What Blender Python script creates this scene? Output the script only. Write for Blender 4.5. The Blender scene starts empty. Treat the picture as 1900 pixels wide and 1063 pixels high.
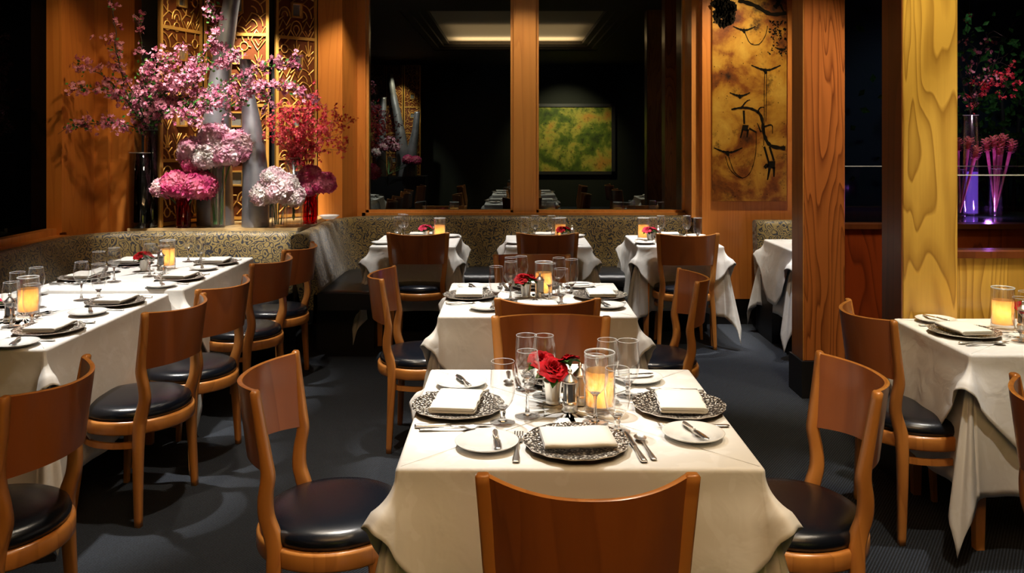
import bpy, math, random
from mathutils import Vector, Matrix
PI = math.pi
scene = bpy.context.scene
C = scene.collection
F = 1560.0; HZ = 256.0; PX = 950.0; EYE = 1.55          # lens and eye of the photograph (pixels / metres)
def P(px, py, d):                                        # a point seen at a pixel, standing d metres away
    return Vector(((px-PX)*d/F, d, EYE-(py-HZ)*d/F))

# ------------------------------------------------------------------ materials
def nt(name):
    m = bpy.data.materials.new(name); m.use_nodes = True
    t = m.node_tree; t.nodes.clear()
    out = t.nodes.new('ShaderNodeOutputMaterial')
    return m, t, out
def N(t, typ, **kw):
    n = t.nodes.new(typ)
    for k, v in kw.items():
        if k in n.inputs: n.inputs[k].default_value = v
        else: setattr(n, k, v)
    return n
def L(t, a, b): t.links.new(a, b)
def c4(c): return (c[0], c[1], c[2], 1)
def srgb(r, g, b):
    f = lambda v: (v/255/12.92) if v/255 <= .04045 else ((v/255+.055)/1.055)**2.4
    return (f(r), f(g), f(b))
def ramp(t, stops):
    r = t.nodes.new('ShaderNodeValToRGB')
    els = r.color_ramp.elements
    while len(els) < len(stops): els.new(.5)
    for e, (p, c) in zip(els, stops): e.position = p; e.color = c4(c)
    return r
def plain(name, col, rough=.5, metal=0, spec=.5, coat=0, bump=0, bscale=100, sheen=0):
    m, t, out = nt(name)
    b = N(t, 'ShaderNodeBsdfPrincipled', **{'Base Color': c4(col), 'Roughness': rough, 'Metallic': metal, 'Specular IOR Level': spec, 'Coat Weight': coat, 'Sheen Weight': sheen})
    tc = N(t, 'ShaderNodeTexCoord')
    n = N(t, 'ShaderNodeTexNoise', Scale=bscale, Detail=3.0); L(t, tc.outputs['Object'], n.inputs['Vector'])
    if bump:
        bp = N(t, 'ShaderNodeBump', Strength=bump, Distance=.005)
        L(t, n.outputs['Fac'], bp.inputs['Height']); L(t, bp.outputs[0], b.inputs['Normal'])
    L(t, b.outputs[0], out.inputs[0])
    return m
def wood(name, light, dark, freq=9, contr=.5, stretch=(5, 5, .55), rough=.32, coat=.25, fine=.25, perobj=False, spec=.5):
    """cathedral grain: contour lines of a stretched noise, plus fine pores"""
    m, t, out = nt(name)
    tc = N(t, 'ShaderNodeTexCoord')
    mp = N(t, 'ShaderNodeMapping'); mp.inputs['Scale'].default_value = stretch
    src = tc.outputs['Object']
    if perobj:
        oi = N(t, 'ShaderNodeObjectInfo'); ml = N(t, 'ShaderNodeMath', operation='MULTIPLY'); ml.inputs[1].default_value = 37.0
        L(t, oi.outputs['Random'], ml.inputs[0])
        va = N(t, 'ShaderNodeVectorMath', operation='ADD'); L(t, src, va.inputs[0]); L(t, ml.outputs[0], va.inputs[1]); src = va.outputs[0]
    L(t, src, mp.inputs['Vector'])
    n1 = N(t, 'ShaderNodeTexNoise', Scale=1.0, Detail=2.5, Roughness=.45, Distortion=.5); L(t, mp.outputs[0], n1.inputs['Vector'])
    mu = N(t, 'ShaderNodeMath', operation='MULTIPLY'); mu.inputs[1].default_value = freq; L(t, n1.outputs['Fac'], mu.inputs[0])
    fr = N(t, 'ShaderNodeMath', operation='FRACT'); L(t, mu.outputs[0], fr.inputs[0])
    r1 = ramp(t, [(0, (1, 1, 1)), (.45, (.85, .85, .85)), (.8, (.4, .4, .4)), (.92, (.05, .05, .05)), (1, (0.95, 0.95, 0.95))]); L(t, fr.outputs[0], r1.inputs[0])
    mp2 = N(t, 'ShaderNodeMapping'); mp2.inputs['Scale'].default_value = (stretch[0]*24, stretch[1]*24, stretch[2]*8)
    L(t, src, mp2.inputs['Vector'])
    n2 = N(t, 'ShaderNodeTexNoise', Scale=1.0, Detail=3.0); L(t, mp2.outputs[0], n2.inputs['Vector'])
    n3 = N(t, 'ShaderNodeTexNoise', Scale=2.5, Detail=2.0); L(t, src, n3.inputs['Vector'])
    mx = N(t, 'ShaderNodeMix', data_type='FLOAT'); mx.inputs[0].default_value = fine
    L(t, r1.outputs[0], mx.inputs[2]); L(t, n2.outputs['Fac'], mx.inputs[3])
    mx2 = N(t, 'ShaderNodeMix', data_type='FLOAT'); mx2.inputs[0].default_value = .35
    L(t, mx.outputs[0], mx2.inputs[2]); L(t, n3.outputs['Fac'], mx2.inputs[3])
    dk = tuple(light[i]*(1-contr)+dark[i]*contr for i in range(3))
    r2 = ramp(t, [(.2, dk), (.75, light)]); L(t, mx2.outputs[0], r2.inputs[0])
    b = N(t, 'ShaderNodeBsdfPrincipled', **{'Roughness': rough, 'Coat Weight': coat, 'Coat Roughness': .18, 'Specular IOR Level': spec})
    L(t, r2.outputs[0], b.inputs['Base Color'])
    bp = N(t, 'ShaderNodeBump', Strength=.08, Distance=.003); L(t, mx.outputs[0], bp.inputs['Height']); L(t, bp.outputs[0], b.inputs['Normal'])
    L(t, b.outputs[0], out.inputs[0])
    return m
def glass_thin(name, tint=(1, 1, 1), boost=1.0, rough=.02, ior=1.45):
    m, t, out = nt(name)
    lw = N(t, 'ShaderNodeLayerWeight', Blend=.5); pw = N(t, 'ShaderNodeMath', operation='POWER'); pw.inputs[1].default_value = 2.4; L(t, lw.outputs['Facing'], pw.inputs[0])
    mu = N(t, 'ShaderNodeMath', operation='MULTIPLY_ADD', use_clamp=True); mu.inputs[1].default_value = .75; mu.inputs[2].default_value = .045*boost; L(t, pw.outputs[0], mu.inputs[0])
    tr = N(t, 'ShaderNodeBsdfTransparent', Color=c4(tint)); gl = N(t, 'ShaderNodeBsdfGlossy', Roughness=rough, Color=(1, 1, 1, 1))
    mx = N(t, 'ShaderNodeMixShader'); L(t, mu.outputs[0], mx.inputs[0]); L(t, tr.outputs[0], mx.inputs[1]); L(t, gl.outputs[0], mx.inputs[2])
    L(t, mx.outputs[0], out.inputs[0])
    return m
def glass_solid(name, tint=(1, 1, 1), rough=0, ior=1.45):
    m, t, out = nt(name)
    g = N(t, 'ShaderNodeBsdfGlass', Color=c4(tint), Roughness=rough, IOR=ior); L(t, g.outputs[0], out.inputs[0])
    return m
def petal(name, ca, cb, scale=30, sub=.25):
    m, t, out = nt(name)
    tc = N(t, 'ShaderNodeTexCoord'); n = N(t, 'ShaderNodeTexNoise', Scale=scale, Detail=2.0); L(t, tc.outputs['Object'], n.inputs['Vector'])
    r = ramp(t, [(.38, ca), (.62, cb)]); L(t, n.outputs['Fac'], r.inputs[0])
    b = N(t, 'ShaderNodeBsdfPrincipled', **{'Roughness': .65, 'Specular IOR Level': .12}); L(t, r.outputs[0], b.inputs['Base Color'])
    tr = N(t, 'ShaderNodeBsdfTranslucent'); L(t, r.outputs[0], tr.inputs[0])
    mx = N(t, 'ShaderNodeMixShader'); mx.inputs[0].default_value = sub; L(t, b.outputs[0], mx.inputs[1]); L(t, tr.outputs[0], mx.inputs[2])
    L(t, mx.outputs[0], out.inputs[0])
    return m
def emit(name, col, s):
    m, t, out = nt(name); e = N(t, 'ShaderNodeEmission', Color=c4(col), Strength=s); L(t, e.outputs[0], out.inputs[0]); return m

M = {}
M['chair'] = wood('chair_wood', srgb(204, 136, 66), srgb(146, 84, 32), freq=6, contr=.5, stretch=(6, 6, .8), rough=.3, coat=.5, perobj=True)
M['chair_back'] = wood('chair_back_veneer', srgb(164, 94, 44), srgb(112, 56, 22), freq=5, contr=.5, stretch=(5, 5, .5), rough=.3, coat=.5, perobj=True)
M['wall_wood'] = wood('cherry_panel_wood', srgb(200, 124, 52), srgb(150, 74, 22), freq=14, contr=.4, stretch=(4, 4, .3))
M['frame_wood'] = wood('window_frame_wood', srgb(206, 138, 66), srgb(150, 82, 30), freq=7, contr=.4, stretch=(6, 6, .5))
M['column_wood'] = wood('oak_column_wood', srgb(200, 118, 56), srgb(96, 38, 12), freq=30, contr=.85, stretch=(4.6, 4.6, .36), fine=.2)
M['ply_wood'] = wood('yellow_plywood', srgb(208, 164, 72), srgb(120, 74, 16), freq=17, contr=.8, stretch=(4.2, 4.2, .5), fine=.25)
M['red_wood'] = wood('red_brown_panel_wood', srgb(150, 62, 22), srgb(70, 20, 6), freq=12, contr=.8, stretch=(4, 4, .4), fine=.3)
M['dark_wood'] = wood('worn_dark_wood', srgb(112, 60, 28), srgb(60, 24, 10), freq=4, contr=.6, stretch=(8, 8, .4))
M['black_base'] = plain('black_plinth', (.006, .006, .007), .5)
M['dark_wall'] = plain('dark_green_wall', srgb(34, 38, 18), .7)
M['night'] = plain('night_navy', (.004, .006, .009), .8)
M['leather'] = plain('black_leather', (.007, .008, .01), .3, spec=.45, bump=.25, bscale=350)
M['cushion'] = plain('black_seat_leather', (.004, .006, .011), .25, spec=.5, bump=.08, bscale=420)
M['silver'] = plain('polished_silver', (.86, .82, .75), .3, 1)
M['steel'] = plain('steel_blade', (.78, .77, .75), .25, 1)
M['china'] = plain('white_china', (.82, .83, .81), .18, spec=.6, coat=.3)
M['flame'] = emit('candle_flame', (1, .7, .3), 40)
M['wax'] = plain('candle_wax', (.9, .8, .6), .6)
M['stemgreen'] = plain('green_stem', (.05, .14, .025), .5)
M['leaf'] = petal('green_leaf', (.03, .12, .02), (.09, .22, .04), 40, .2)
M['bark'] = plain('dark_bark', (.03, .022, .014), .8, bump=.4, bscale=80)
M['rose'] = petal('red_rose_petal', (.26, .001, .004), (.46, .003, .01), 25, .06)
M['rose_pink'] = petal('pink_rose_petal', (.62, .03, .09), (.72, .08, .14), 25, .15)
M['blossom'] = petal('pink_blossom', (.34, .07, .13), (.66, .3, .37), 18, .2)
M['hyd_pink'] = petal('pale_pink_hydrangea', (.72, .3, .42), (.85, .62, .62), 16, .25)
M['hyd_white'] = petal('white_pink_hydrangea', (.82, .56, .6), (.88, .8, .74), 16, .25)
M['hyd_hot'] = petal('hot_pink_hydrangea', (.62, .06, .2), (.8, .25, .34), 16, .25)
M['orchid'] = petal('red_orchid', (.6, .02, .05), (.85, .16, .17), 18, .25)
M['ginger'] = petal('pink_ginger', (.75, .22, .24), (.85, .4, .34), 30, .3)
M['glass'] = glass_thin('clear_glass', (.97, .97, .97), 1.8, .13)
M['glass_stem'] = glass_solid('solid_stem_glass', (1, 1, 1))
def mk_rim():
    m, t, out = nt('glass_rim_glint')
    b = N(t, 'ShaderNodeBsdfPrincipled', **{'Base Color': (.8, .82, .82, 1), 'Roughness': .25, 'Specular IOR Level': .9}); tr = N(t, 'ShaderNodeBsdfTransparent')  # white body colour stands in for spotlight glints on the rims
    mx = N(t, 'ShaderNodeMixShader'); mx.inputs[0].default_value = .5; L(t, tr.outputs[0], mx.inputs[1]); L(t, b.outputs[0], mx.inputs[2]); L(t, mx.outputs[0], out.inputs[0]); return m
M['glass_edge'] = mk_rim()
M['glass_red'] = glass_thin('red_glass', (.75, .04, .02), 1.3)
M['glass_dark'] = glass_thin('smoked_glass', (.3, .32, .3), 1.6)
M['purple'] = emit('violet_water_glow', (.3, .1, 1), .75)
def mk_night_glass(name, col, r):
    m, t, out = nt(name)
    d = N(t, 'ShaderNodeBsdfDiffuse', Color=(.0006, .0008, .0012, 1)); g = N(t, 'ShaderNodeBsdfGlossy', Roughness=.004, Color=c4(col))
    mx = N(t, 'ShaderNodeMixShader'); mx.inputs[0].default_value = r
    L(t, d.outputs[0], mx.inputs[1]); L(t, g.outputs[0], mx.inputs[2]); L(t, mx.outputs[0], out.inputs[0]); return m
M['window'] = mk_night_glass('tinted_window_glass', (.9, 1, .95), .13)
M['window_left'] = mk_night_glass('dark_side_glass', (.9, .95, 1), .012)
# amber frosted liner
m, t, out = nt('amber_frosted_glass')
tc = N(t, 'ShaderNodeTexCoord'); n = N(t, 'ShaderNodeTexNoise', Scale=30.0, Detail=3.0); L(t, tc.outputs['Object'], n.inputs['Vector'])
r = ramp(t, [(.3, (.97, .5, .13)), (.7, (1, .6, .2))]); L(t, n.outputs['Fac'], r.inputs[0])
tr = N(t, 'ShaderNodeBsdfTranslucent'); L(t, r.outputs[0], tr.inputs[0]); di = N(t, 'ShaderNodeBsdfPrincipled', Roughness=.4); L(t, r.outputs[0], di.inputs['Base Color'])
mx = N(t, 'ShaderNodeMixShader'); mx.inputs[0].default_value = .82; L(t, di.outputs[0], mx.inputs[1]); L(t, tr.outputs[0], mx.inputs[2]); L(t, mx.outputs[0], out.inputs[0])
M['amber'] = m
# damask linen
m, t, out = nt('white_damask_linen')
tc = N(t, 'ShaderNodeTexCoord')
n = N(t, 'ShaderNodeTexNoise', Scale=7.0, Detail=2.0, Distortion=2.2); L(t, tc.outputs['Object'], n.inputs['Vector'])
r = ramp(t, [(.56, (.8, .79, .76)), (.6, (.84, .835, .815))]); L(t, n.outputs['Fac'], r.inputs[0])
rr = ramp(t, [(.56, (.55, .55, .55)), (.6, (.8, .8, .8))]); L(t, n.outputs['Fac'], rr.inputs[0])
b = N(t, 'ShaderNodeBsdfPrincipled', **{'Sheen Weight': .15}); L(t, r.outputs[0], b.inputs['Base Color']); L(t, rr.outputs[0], b.inputs['Roughness'])
n2 = N(t, 'ShaderNodeTexNoise', Scale=9.0, Detail=3.0, Distortion=.8); L(t, tc.outputs['Object'], n2.inputs['Vector'])
bp = N(t, 'ShaderNodeBump', Strength=.35, Distance=.012); L(t, n2.outputs['Fac'], bp.inputs['Height']); L(t, bp.outputs[0], b.inputs['Normal']); L(t, b.outputs[0], out.inputs[0])
M['linen'] = m
M['napkin'] = plain('ivory_napkin_cotton', (.84, .82, .76), .8, bump=.1, bscale=500, sheen=.2)
# hammered charger silver
m, t, out = nt('hammered_silver')
tc = N(t, 'ShaderNodeTexCoord'); v = N(t, 'ShaderNodeTexVoronoi', Scale=120.0); L(t, tc.outputs['Object'], v.inputs['Vector'])
n = N(t, 'ShaderNodeTexNoise', Scale=150.0, Detail=2.0); L(t, tc.outputs['Object'], n.inputs['Vector'])
ad = N(t, 'ShaderNodeMath', operation='ADD'); L(t, v.outputs['Distance'], ad.inputs[0]); L(t, n.outputs['Fac'], ad.inputs[1])
r = ramp(t, [(.66, (.92, .86, .76)), (.92, (.42, .37, .31)), (1, (.08, .07, .06))]); L(t, ad.outputs[0], r.inputs[0])  # light and dark mottle paints sparkle into the silver's colour
b = N(t, 'ShaderNodeBsdfPrincipled', Metallic=.8, Roughness=.36); L(t, r.outputs[0], b.inputs['Base Color'])
bp = N(t, 'ShaderNodeBump', Strength=.8, Distance=.006); L(t, ad.outputs[0], bp.inputs['Height']); L(t, bp.outputs[0], b.inputs['Normal']); L(t, b.outputs[0], out.inputs[0])
M['hammered'] = m
# banquette scroll fabric
def scroll(name, gold, navy, sc=16):
    m, t, out = nt(name)
    tc = N(t, 'ShaderNodeTexCoord')
    n = N(t, 'ShaderNodeTexNoise', Scale=sc*.9, Detail=1.0); L(t, tc.outputs['Object'], n.inputs['Vector'])
    vm = N(t, 'ShaderNodeVectorMath', operation='MULTIPLY_ADD'); vm.inputs[1].default_value = (.055, .055, .055); L(t, n.outputs['Color'], vm.inputs[0]); L(t, tc.outputs['Object'], vm.inputs[2])
    v = N(t, 'ShaderNodeTexVoronoi', Scale=sc); L(t, vm.outputs[0], v.inputs['Vector'])
    mu = N(t, 'ShaderNodeMath', operation='MULTIPLY'); mu.inputs[1].default_value = 3.4; L(t, v.outputs['Distance'], mu.inputs[0])
    fr = N(t, 'ShaderNodeMath', operation='FRACT'); L(t, mu.outputs[0], fr.inputs[0])
    r = ramp(t, [(0, gold), (.55, gold), (.62, navy), (.93, navy), (1, gold)]); L(t, fr.outputs[0], r.inputs[0])
    b = N(t, 'ShaderNodeBsdfPrincipled', **{'Roughness': .55, 'Sheen Weight': .3}); L(t, r.outputs[0], b.inputs['Base Color'])
    bp = N(t, 'ShaderNodeBump', Strength=.3, Distance=.003); L(t, fr.outputs[0], bp.inputs['Height']); L(t, bp.outputs[0], b.inputs['Normal']); L(t, b.outputs[0], out.inputs[0])
    return m
M['scroll'] = scroll('gold_scroll_upholstery', srgb(122, 102, 52), srgb(8, 9, 18), 21)
# carpet
m, t, out = nt('charcoal_ribbed_carpet')
tc = N(t, 'ShaderNodeTexCoord'); mp = N(t, 'ShaderNodeMapping'); mp.inputs['Scale'].default_value = (1, 1, 1); mp.inputs['Rotation'].default_value = (0, 0, .6); L(t, tc.outputs['Object'], mp.inputs['Vector'])
w = N(t, 'ShaderNodeTexWave', Scale=30.0, Distortion=1.5, Detail=2.0); w.inputs['Detail Scale'].default_value = 8; L(t, mp.outputs[0], w.inputs['Vector'])
n = N(t, 'ShaderNodeTexNoise', Scale=160.0, Detail=2.0); L(t, tc.outputs['Object'], n.inputs['Vector'])
ad = N(t, 'ShaderNodeMath', operation='MULTIPLY'); L(t, w.outputs['Fac'], ad.inputs[0]); L(t, n.outputs['Fac'], ad.inputs[1])
r = ramp(t, [(.1, srgb(10, 14, 20)), (.45, srgb(50, 59, 72))]); L(t, ad.outputs[0], r.inputs[0])
b = N(t, 'ShaderNodeBsdfPrincipled', Roughness=.9); L(t, r.outputs[0], b.inputs['Base Color'])
bp = N(t, 'ShaderNodeBump', Strength=.6, Distance=.01); L(t, ad.outputs[0], bp.inputs['Height']); L(t, bp.outputs[0], b.inputs['Normal']); L(t, b.outputs[0], out.inputs[0])
M['carpet'] = m
# brushed aluminium with faint turning rings
m, t, out = nt('brushed_aluminium')
tc = N(t, 'ShaderNodeTexCoord'); mp = N(t, 'ShaderNodeMapping'); mp.inputs['Scale'].default_value = (2, 2, 90); L(t, tc.outputs['Object'], mp.inputs['Vector'])
n = N(t, 'ShaderNodeTexNoise', Scale=1.0, Detail=2.0); L(t, mp.outputs[0], n.inputs['Vector'])
n2 = N(t, 'ShaderNodeTexNoise', Scale=6.0, Detail=3.0); L(t, tc.outputs['Object'], n2.inputs['Vector'])
r = ramp(t, [(.3, (.24, .24, .25)), (.7, (.4, .4, .42))]); L(t, n2.outputs['Fac'], r.inputs[0])
b = N(t, 'ShaderNodeBsdfPrincipled', Metallic=.75, Roughness=.42); L(t, r.outputs[0], b.inputs['Base Color'])
bp = N(t, 'ShaderNodeBump', Strength=.25, Distance=.003); L(t, n.outputs['Fac'], bp.inputs['Height']); L(t, bp.outputs[0], b.inputs['Normal']); L(t, b.outputs[0], out.inputs[0])
M['alu'] = m
M['bronze'] = plain('gilded_bronze', srgb(214, 160, 78), .32, .55, bump=.2, bscale=60)
M['bronze_back'] = plain('copper_brown_ground', srgb(104, 52, 20), .45, .45, bump=.3, bscale=50)
M['shelf'] = plain('honey_stone_ledge', srgb(190, 160, 110), .3, coat=.3)
M['paint_dark'] = plain('black_brush_paint', (.008, .006, .003), .9, spec=.05)
# gold-leaf painting
def noise_paint(name, cols, sc, blotch, rough=.4, metal=.3):
    m, t, out = nt(name)
    tc = N(t, 'ShaderNodeTexCoord')
    n = N(t, 'ShaderNodeTexNoise', Scale=sc, Detail=6.0, Roughness=.6, Distortion=.3); L(t, tc.outputs['Object'], n.inputs['Vector'])
    r = ramp(t, cols); L(t, n.outputs['Fac'], r.inputs[0])
    n2 = N(t, 'ShaderNodeTexNoise', Scale=blotch, Detail=8.0, Roughness=.75); L(t, tc.outputs['Object'], n2.inputs['Vector'])
    r2 = ramp(t, [(.33, (.1, .08, .04)), (.46, (1, 1, 1))]); L(t, n2.outputs['Fac'], r2.inputs[0])
    mx = N(t, 'ShaderNodeMix', data_type='RGBA', blend_type='MULTIPLY'); mx.inputs[0].default_value = 1; L(t, r.outputs[0], mx.inputs[6]); L(t, r2.outputs[0], mx.inputs[7])
    b = N(t, 'ShaderNodeBsdfPrincipled', Roughness=rough, Metallic=metal); L(t, mx.outputs[2], b.inputs['Base Color']); L(t, b.outputs[0], out.inputs[0])
    return m
M['goldleaf'] = noise_paint('gold_leaf_ground', [(.32, srgb(26, 16, 6)), (.44, srgb(124, 66, 14)), (.53, srgb(176, 124, 36)), (.68, srgb(204, 160, 60))], 2.8, 4.6)
M['greenart'] = noise_paint('green_gold_canvas', [(.3, srgb(40, 56, 10)), (.45, srgb(110, 130, 30)), (.55, srgb(200, 190, 70)), (.68, srgb(230, 160, 60))], 2.2, 14.0, .6, 0)

# ------------------------------------------------------------------ mesh builder
class MB:
    def __init__(s): s.v = []; s.f = []; s.m = []; s.sm = []
    def face(s, idx, mi=0, smooth=True): s.f.append(tuple(idx)); s.m.append(mi); s.sm.append(smooth)
    def grid(s, rows, cu=False, cv=False, mi=0, smooth=True):
        o = len(s.v); nr = len(rows); nc = len(rows[0])
        for r_ in rows: s.v.extend([tuple(p) for p in r_])
        for i in range(nr if cu else nr-1):
            for j in range(nc if cv else nc-1):
                a = o+i*nc+j; b_ = o+i*nc+(j+1) % nc; c_ = o+((i+1) % nr)*nc+(j+1) % nc; d_ = o+((i+1) % nr)*nc+j
                s.face((a, b_, c_, d_), mi, smooth)
        return o
    def lathe(s, prof, n=24, c=(0, 0, 0), mi=0, smooth=True, rmod=None, cap=False):
        rows = []
        for (r_, z) in prof:
            rows.append([(c[0]+r_*(rmod(2*PI*k/n) if rmod else 1)*math.cos(2*PI*k/n), c[1]+r_*(rmod(2*PI*k/n) if rmod else 1)*math.sin(2*PI*k/n), c[2]+z) for k in range(n)])
        o = s.grid(rows, cv=True, mi=mi, smooth=smooth)
        if cap:
            s.face([o+k for k in range(n)][::-1], mi, False); s.face([o+(len(prof)-1)*n+k for k in range(n)], mi, False)
    def tube(s, pts, rad, n=6, mi=0, cap=True):
        pts = [Vector(p) for p in pts]
        if not isinstance(rad, (list, tuple)): rad = [rad]*len(pts)
        rows = []; up = None
        for i, p in enumerate(pts):
            d = (pts[min(i+1, len(pts)-1)]-pts[max(i-1, 0)])
            d = d.normalized() if d.length > 1e-9 else Vector((0, 0, 1))
            if up is None: up = Vector((1, 0, 0)) if abs(d.x) < .9 else Vector((0, 1, 0))
            a = d.cross(up).normalized(); up = a.cross(d).normalized()
            rows.append([p+(a*math.cos(2*PI*k/n)+up*math.sin(2*PI*k/n))*rad[i] for k in range(n)])
        o = s.grid(rows, cv=True, mi=mi)
        if cap:
            s.face([o+k for k in range(n)], mi, False); s.face([o+(len(pts)-1)*n+k for k in range(n)][::-1], mi, False)
    def box(s, x0, x1, y0, y1, z0, z1, mi=0, bev=0):
        if bev <= 0:
            o = len(s.v)
            s.v += [(x0, y0, z0), (x1, y0, z0), (x1, y1, z0), (x0, y1, z0), (x0, y0, z1), (x1, y0, z1), (x1, y1, z1), (x0, y1, z1)]
            for q in ((0, 3, 2, 1), (4, 5, 6, 7), (0, 1, 5, 4), (1, 2, 6, 5), (2, 3, 7, 6), (3, 0, 4, 7)): s.face([o+k for k in q], mi, False)
        else:
            b_ = bev
            def ring(i, z): return [(x0+i, y0+b_, z), (x0+b_, y0+i, z), (x1-b_, y0+i, z), (x1-i, y0+b_, z), (x1-i, y1-b_, z), (x1-b_, y1-i, z), (x0+b_, y1-i, z), (x0+i, y1-b_, z)]
            o = s.grid([ring(b_*.6, z0), ring(0, z0+b_), ring(0, z1-b_), ring(b_*.6, z1)], cv=True, mi=mi, smooth=False)
            s.face([o+k for k in range(8)][::-1], mi, False); s.face([o+24+k for k in range(8)], mi, False)
    def prism(s, poly, z0, z1, mi=0):
        o = len(s.v); n = len(poly)
        s.v += [(x, y, z0) for x, y in poly]+[(x, y, z1) for x, y in poly]
        s.face([o+k for k in range(n)][::-1], mi, False); s.face([o+n+k for k in range(n)], mi, False)
        for k in range(n): s.face((o+k, o+(k+1) % n, o+n+(k+1) % n, o+n+k), mi, False)
    def sweep(s, secs, mi=0, smooth=False, cap=True):
        """secs: list of closed loops with equal counts"""
        o = s.grid(secs, cv=True, mi=mi, smooth=smooth); n = len(secs[0])
        if cap:
            s.face([o+k for k in range(n)][::-1], mi, False); s.face([o+(len(secs)-1)*n+k for k in range(n)], mi, False)
    def xform(s, mat): s.v = [tuple(mat @ Vector(p)) for p in s.v]; return s
    def add(s, other, mat=None):
        o = len(s.v); s.v += [tuple(mat @ Vector(p)) if mat else p for p in other.v]
        for f_, m_, q in zip(other.f, other.m, other.sm): s.face([o+k for k in f_], m_, q)
    def mesh(s, name, mats):
        me = bpy.data.meshes.new(name); me.from_pydata(s.v, [], s.f)
        for m_ in (mats if isinstance(mats, list) else [mats]): me.materials.append(m_)
        me.polygons.foreach_set('material_index', s.m); me.polygons.foreach_set('use_smooth', s.sm); me.update()
        return me
    def build(s, name, mats, parent=None, loc=None):
        o = bpy.data.objects.new(name, s.mesh(name, mats)); C.objects.link(o)
        if parent: o.parent = parent
        if loc: o.location = loc
        return o
def spline(pts, n=6):
    pts = [Vector(p) for p in pts]; out_ = []
    for i in range(len(pts)-1):
        p0 = pts[max(i-1, 0)]; p1 = pts[i]; p2 = pts[i+1]; p3 = pts[min(i+2, len(pts)-1)]
        for k in range(n):
            t_ = k/n
            out_.append(.5*((2*p1)+(p2-p0)*t_+(2*p0-5*p1+4*p2-p3)*t_*t_+(3*p1-p0-3*p2+p3)*t_**3))
    out_.append(pts[-1]); return out_
def tag(o, label, cat, group=None, kind=None):
    o['label'] = label; o['category'] = cat
    if group: o['group'] = group
    if kind: o['kind'] = kind
    return o
def struct(o, label=None):
    o['kind'] = 'structure'
    if label: o['label'] = label
    return o
def empty(name, loc=(0, 0, 0), rz=0):
    o = bpy.data.objects.new(name, None); C.objects.link(o); o.location = loc; o.rotation_euler = (0, 0, rz); o.empty_display_size = .05
    return o
# library of kinds: name -> (root mesh or None, [(part, mesh, label)])
LIB = {}
def put(kind, loc, rz=0, label=None, cat=None, group=None, name=None, rot=None, scale=None):
    rm, parts = LIB[kind]
    o = bpy.data.objects.new(name or kind, rm); C.objects.link(o)
    o.location = loc; o.rotation_euler = rot if rot else (0, 0, rz)
    if scale: o.scale = (scale, scale, scale)
    if rm is None: o.empty_display_size = .05
    tag(o, label, cat, group)
    for (pn, me, lb) in parts:
        c_ = bpy.data.objects.new(pn, me); C.objects.link(c_); c_.parent = o
        if lb: c_['label'] = lb
    return o

# ------------------------------------------------------------------ camera
cam = bpy.data.cameras.new('camera'); co = bpy.data.objects.new('camera', cam); C.objects.link(co)
cam.sensor_width = 36; cam.lens = 36*F/1900; cam.shift_x = -(PX-950)/1900; cam.shift_y = -(531.5-HZ)/1900
co.location = (0, 0, EYE); co.rotation_euler = (PI/2, 0, 0); cam.clip_start = .05; scene.camera = co

# ------------------------------------------------------------------ room
BY = 7.35
def sbox(name, *a, mat, label=None, bev=0):
    b_ = MB(); b_.box(*a, bev=bev); return struct(b_.build(name, mat), label)
sbox('floor', -3.6, 6.2, -4.4, 10.2, -.1, 0, mat=M['carpet'])
CZ = 3.2; cx0, cx1, cy0, cy1 = -1.17, 1.3, -.85, 3.55
b = MB()
for (x0, x1, y0, y1) in ((-3.6, cx0-.3, -4.4, 10.2), (cx1+.3, 6.2, -4.4, 10.2), (cx0-.3, cx1+.3, -4.4, cy0-.3), (cx0-.3, cx1+.3, cy1+.3, 10.2)): b.box(x0, x1, y0, y1, CZ, CZ+.5)
for k in range(3):                                        # stepped coffer edge
    e = .3-.1*k; z = CZ+.02+.035*k
    for (x0, x1, y0, y1) in ((cx0-e, cx0-e+.1, cy0-e, cy1+e), (cx1+e-.1, cx1+e, cy0-e, cy1+e), (cx0-e, cx1+e, cy0-e, cy0-e+.1), (cx0-e, cx1+e, cy1+e-.1, cy1+e)): b.box(x0, x1, y0, y1, z, CZ+.5)
struct(b.build('ceiling', plain('dark_ceiling_plaster', (.05, .035, .02), .7)))
b = MB(); b.box(cx0, cx1, cy0, cy1, CZ+.15, CZ+.5); struct(b.build('ceiling_coffer', plain('cream_coffer_plaster', (.75, .62, .45), .8)), 'cream lit coffer in the ceiling')
# back wall with two big panes
wl, m0, m1, wr, ws, wt = -1.272, .009, .212, 1.508, .9, 2.95
b = MB(); b.box(-1.6, 1.7, BY, BY+.2, 0, ws-.02); b.box(-1.6, wl, BY, BY+.2, ws-.02, CZ); b.box(wr, 1.7, BY, BY+.2, ws-.02, CZ); b.box(wl, wr, BY, BY+.2, wt, CZ)
struct(b.build('wall_back', M['wall_wood']))
for i, (x0, x1) in enumerate(((wl, m0), (m1, wr))):
    g = MB(); g.box(x0, x1, BY+.04, BY+.05, ws, wt); o = struct(g.build('window_%d' % (i+1), M['window']), 'dark %s window pane reflecting the room behind' % ('left' if i == 0 else 'right'))
    fr = MB(); w_ = .022
    fr.box(x0, x0+w_, BY-.01, BY+.06, ws, wt); fr.box(x1-w_, x1, BY-.01, BY+.06, ws, wt); fr.box(x0, x1, BY-.01, BY+.06, ws, ws+w_); fr.box(x0, x1, BY-.01, BY+.06, wt-w_, wt)
    fr.build('window_frame', M['frame_wood'], o)
sbox('trim_1', m0, m1, BY-.04, BY+.1, ws-.01, CZ, mat=M['frame_wood'], label='wide wooden mullion between the back windows', bev=.006)
sbox('trim_2', wl-.03, wr+.05, BY-.05, BY+.02, ws-.03, ws, mat=M['frame_wood'], label='wooden sill under the back windows')
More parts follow.
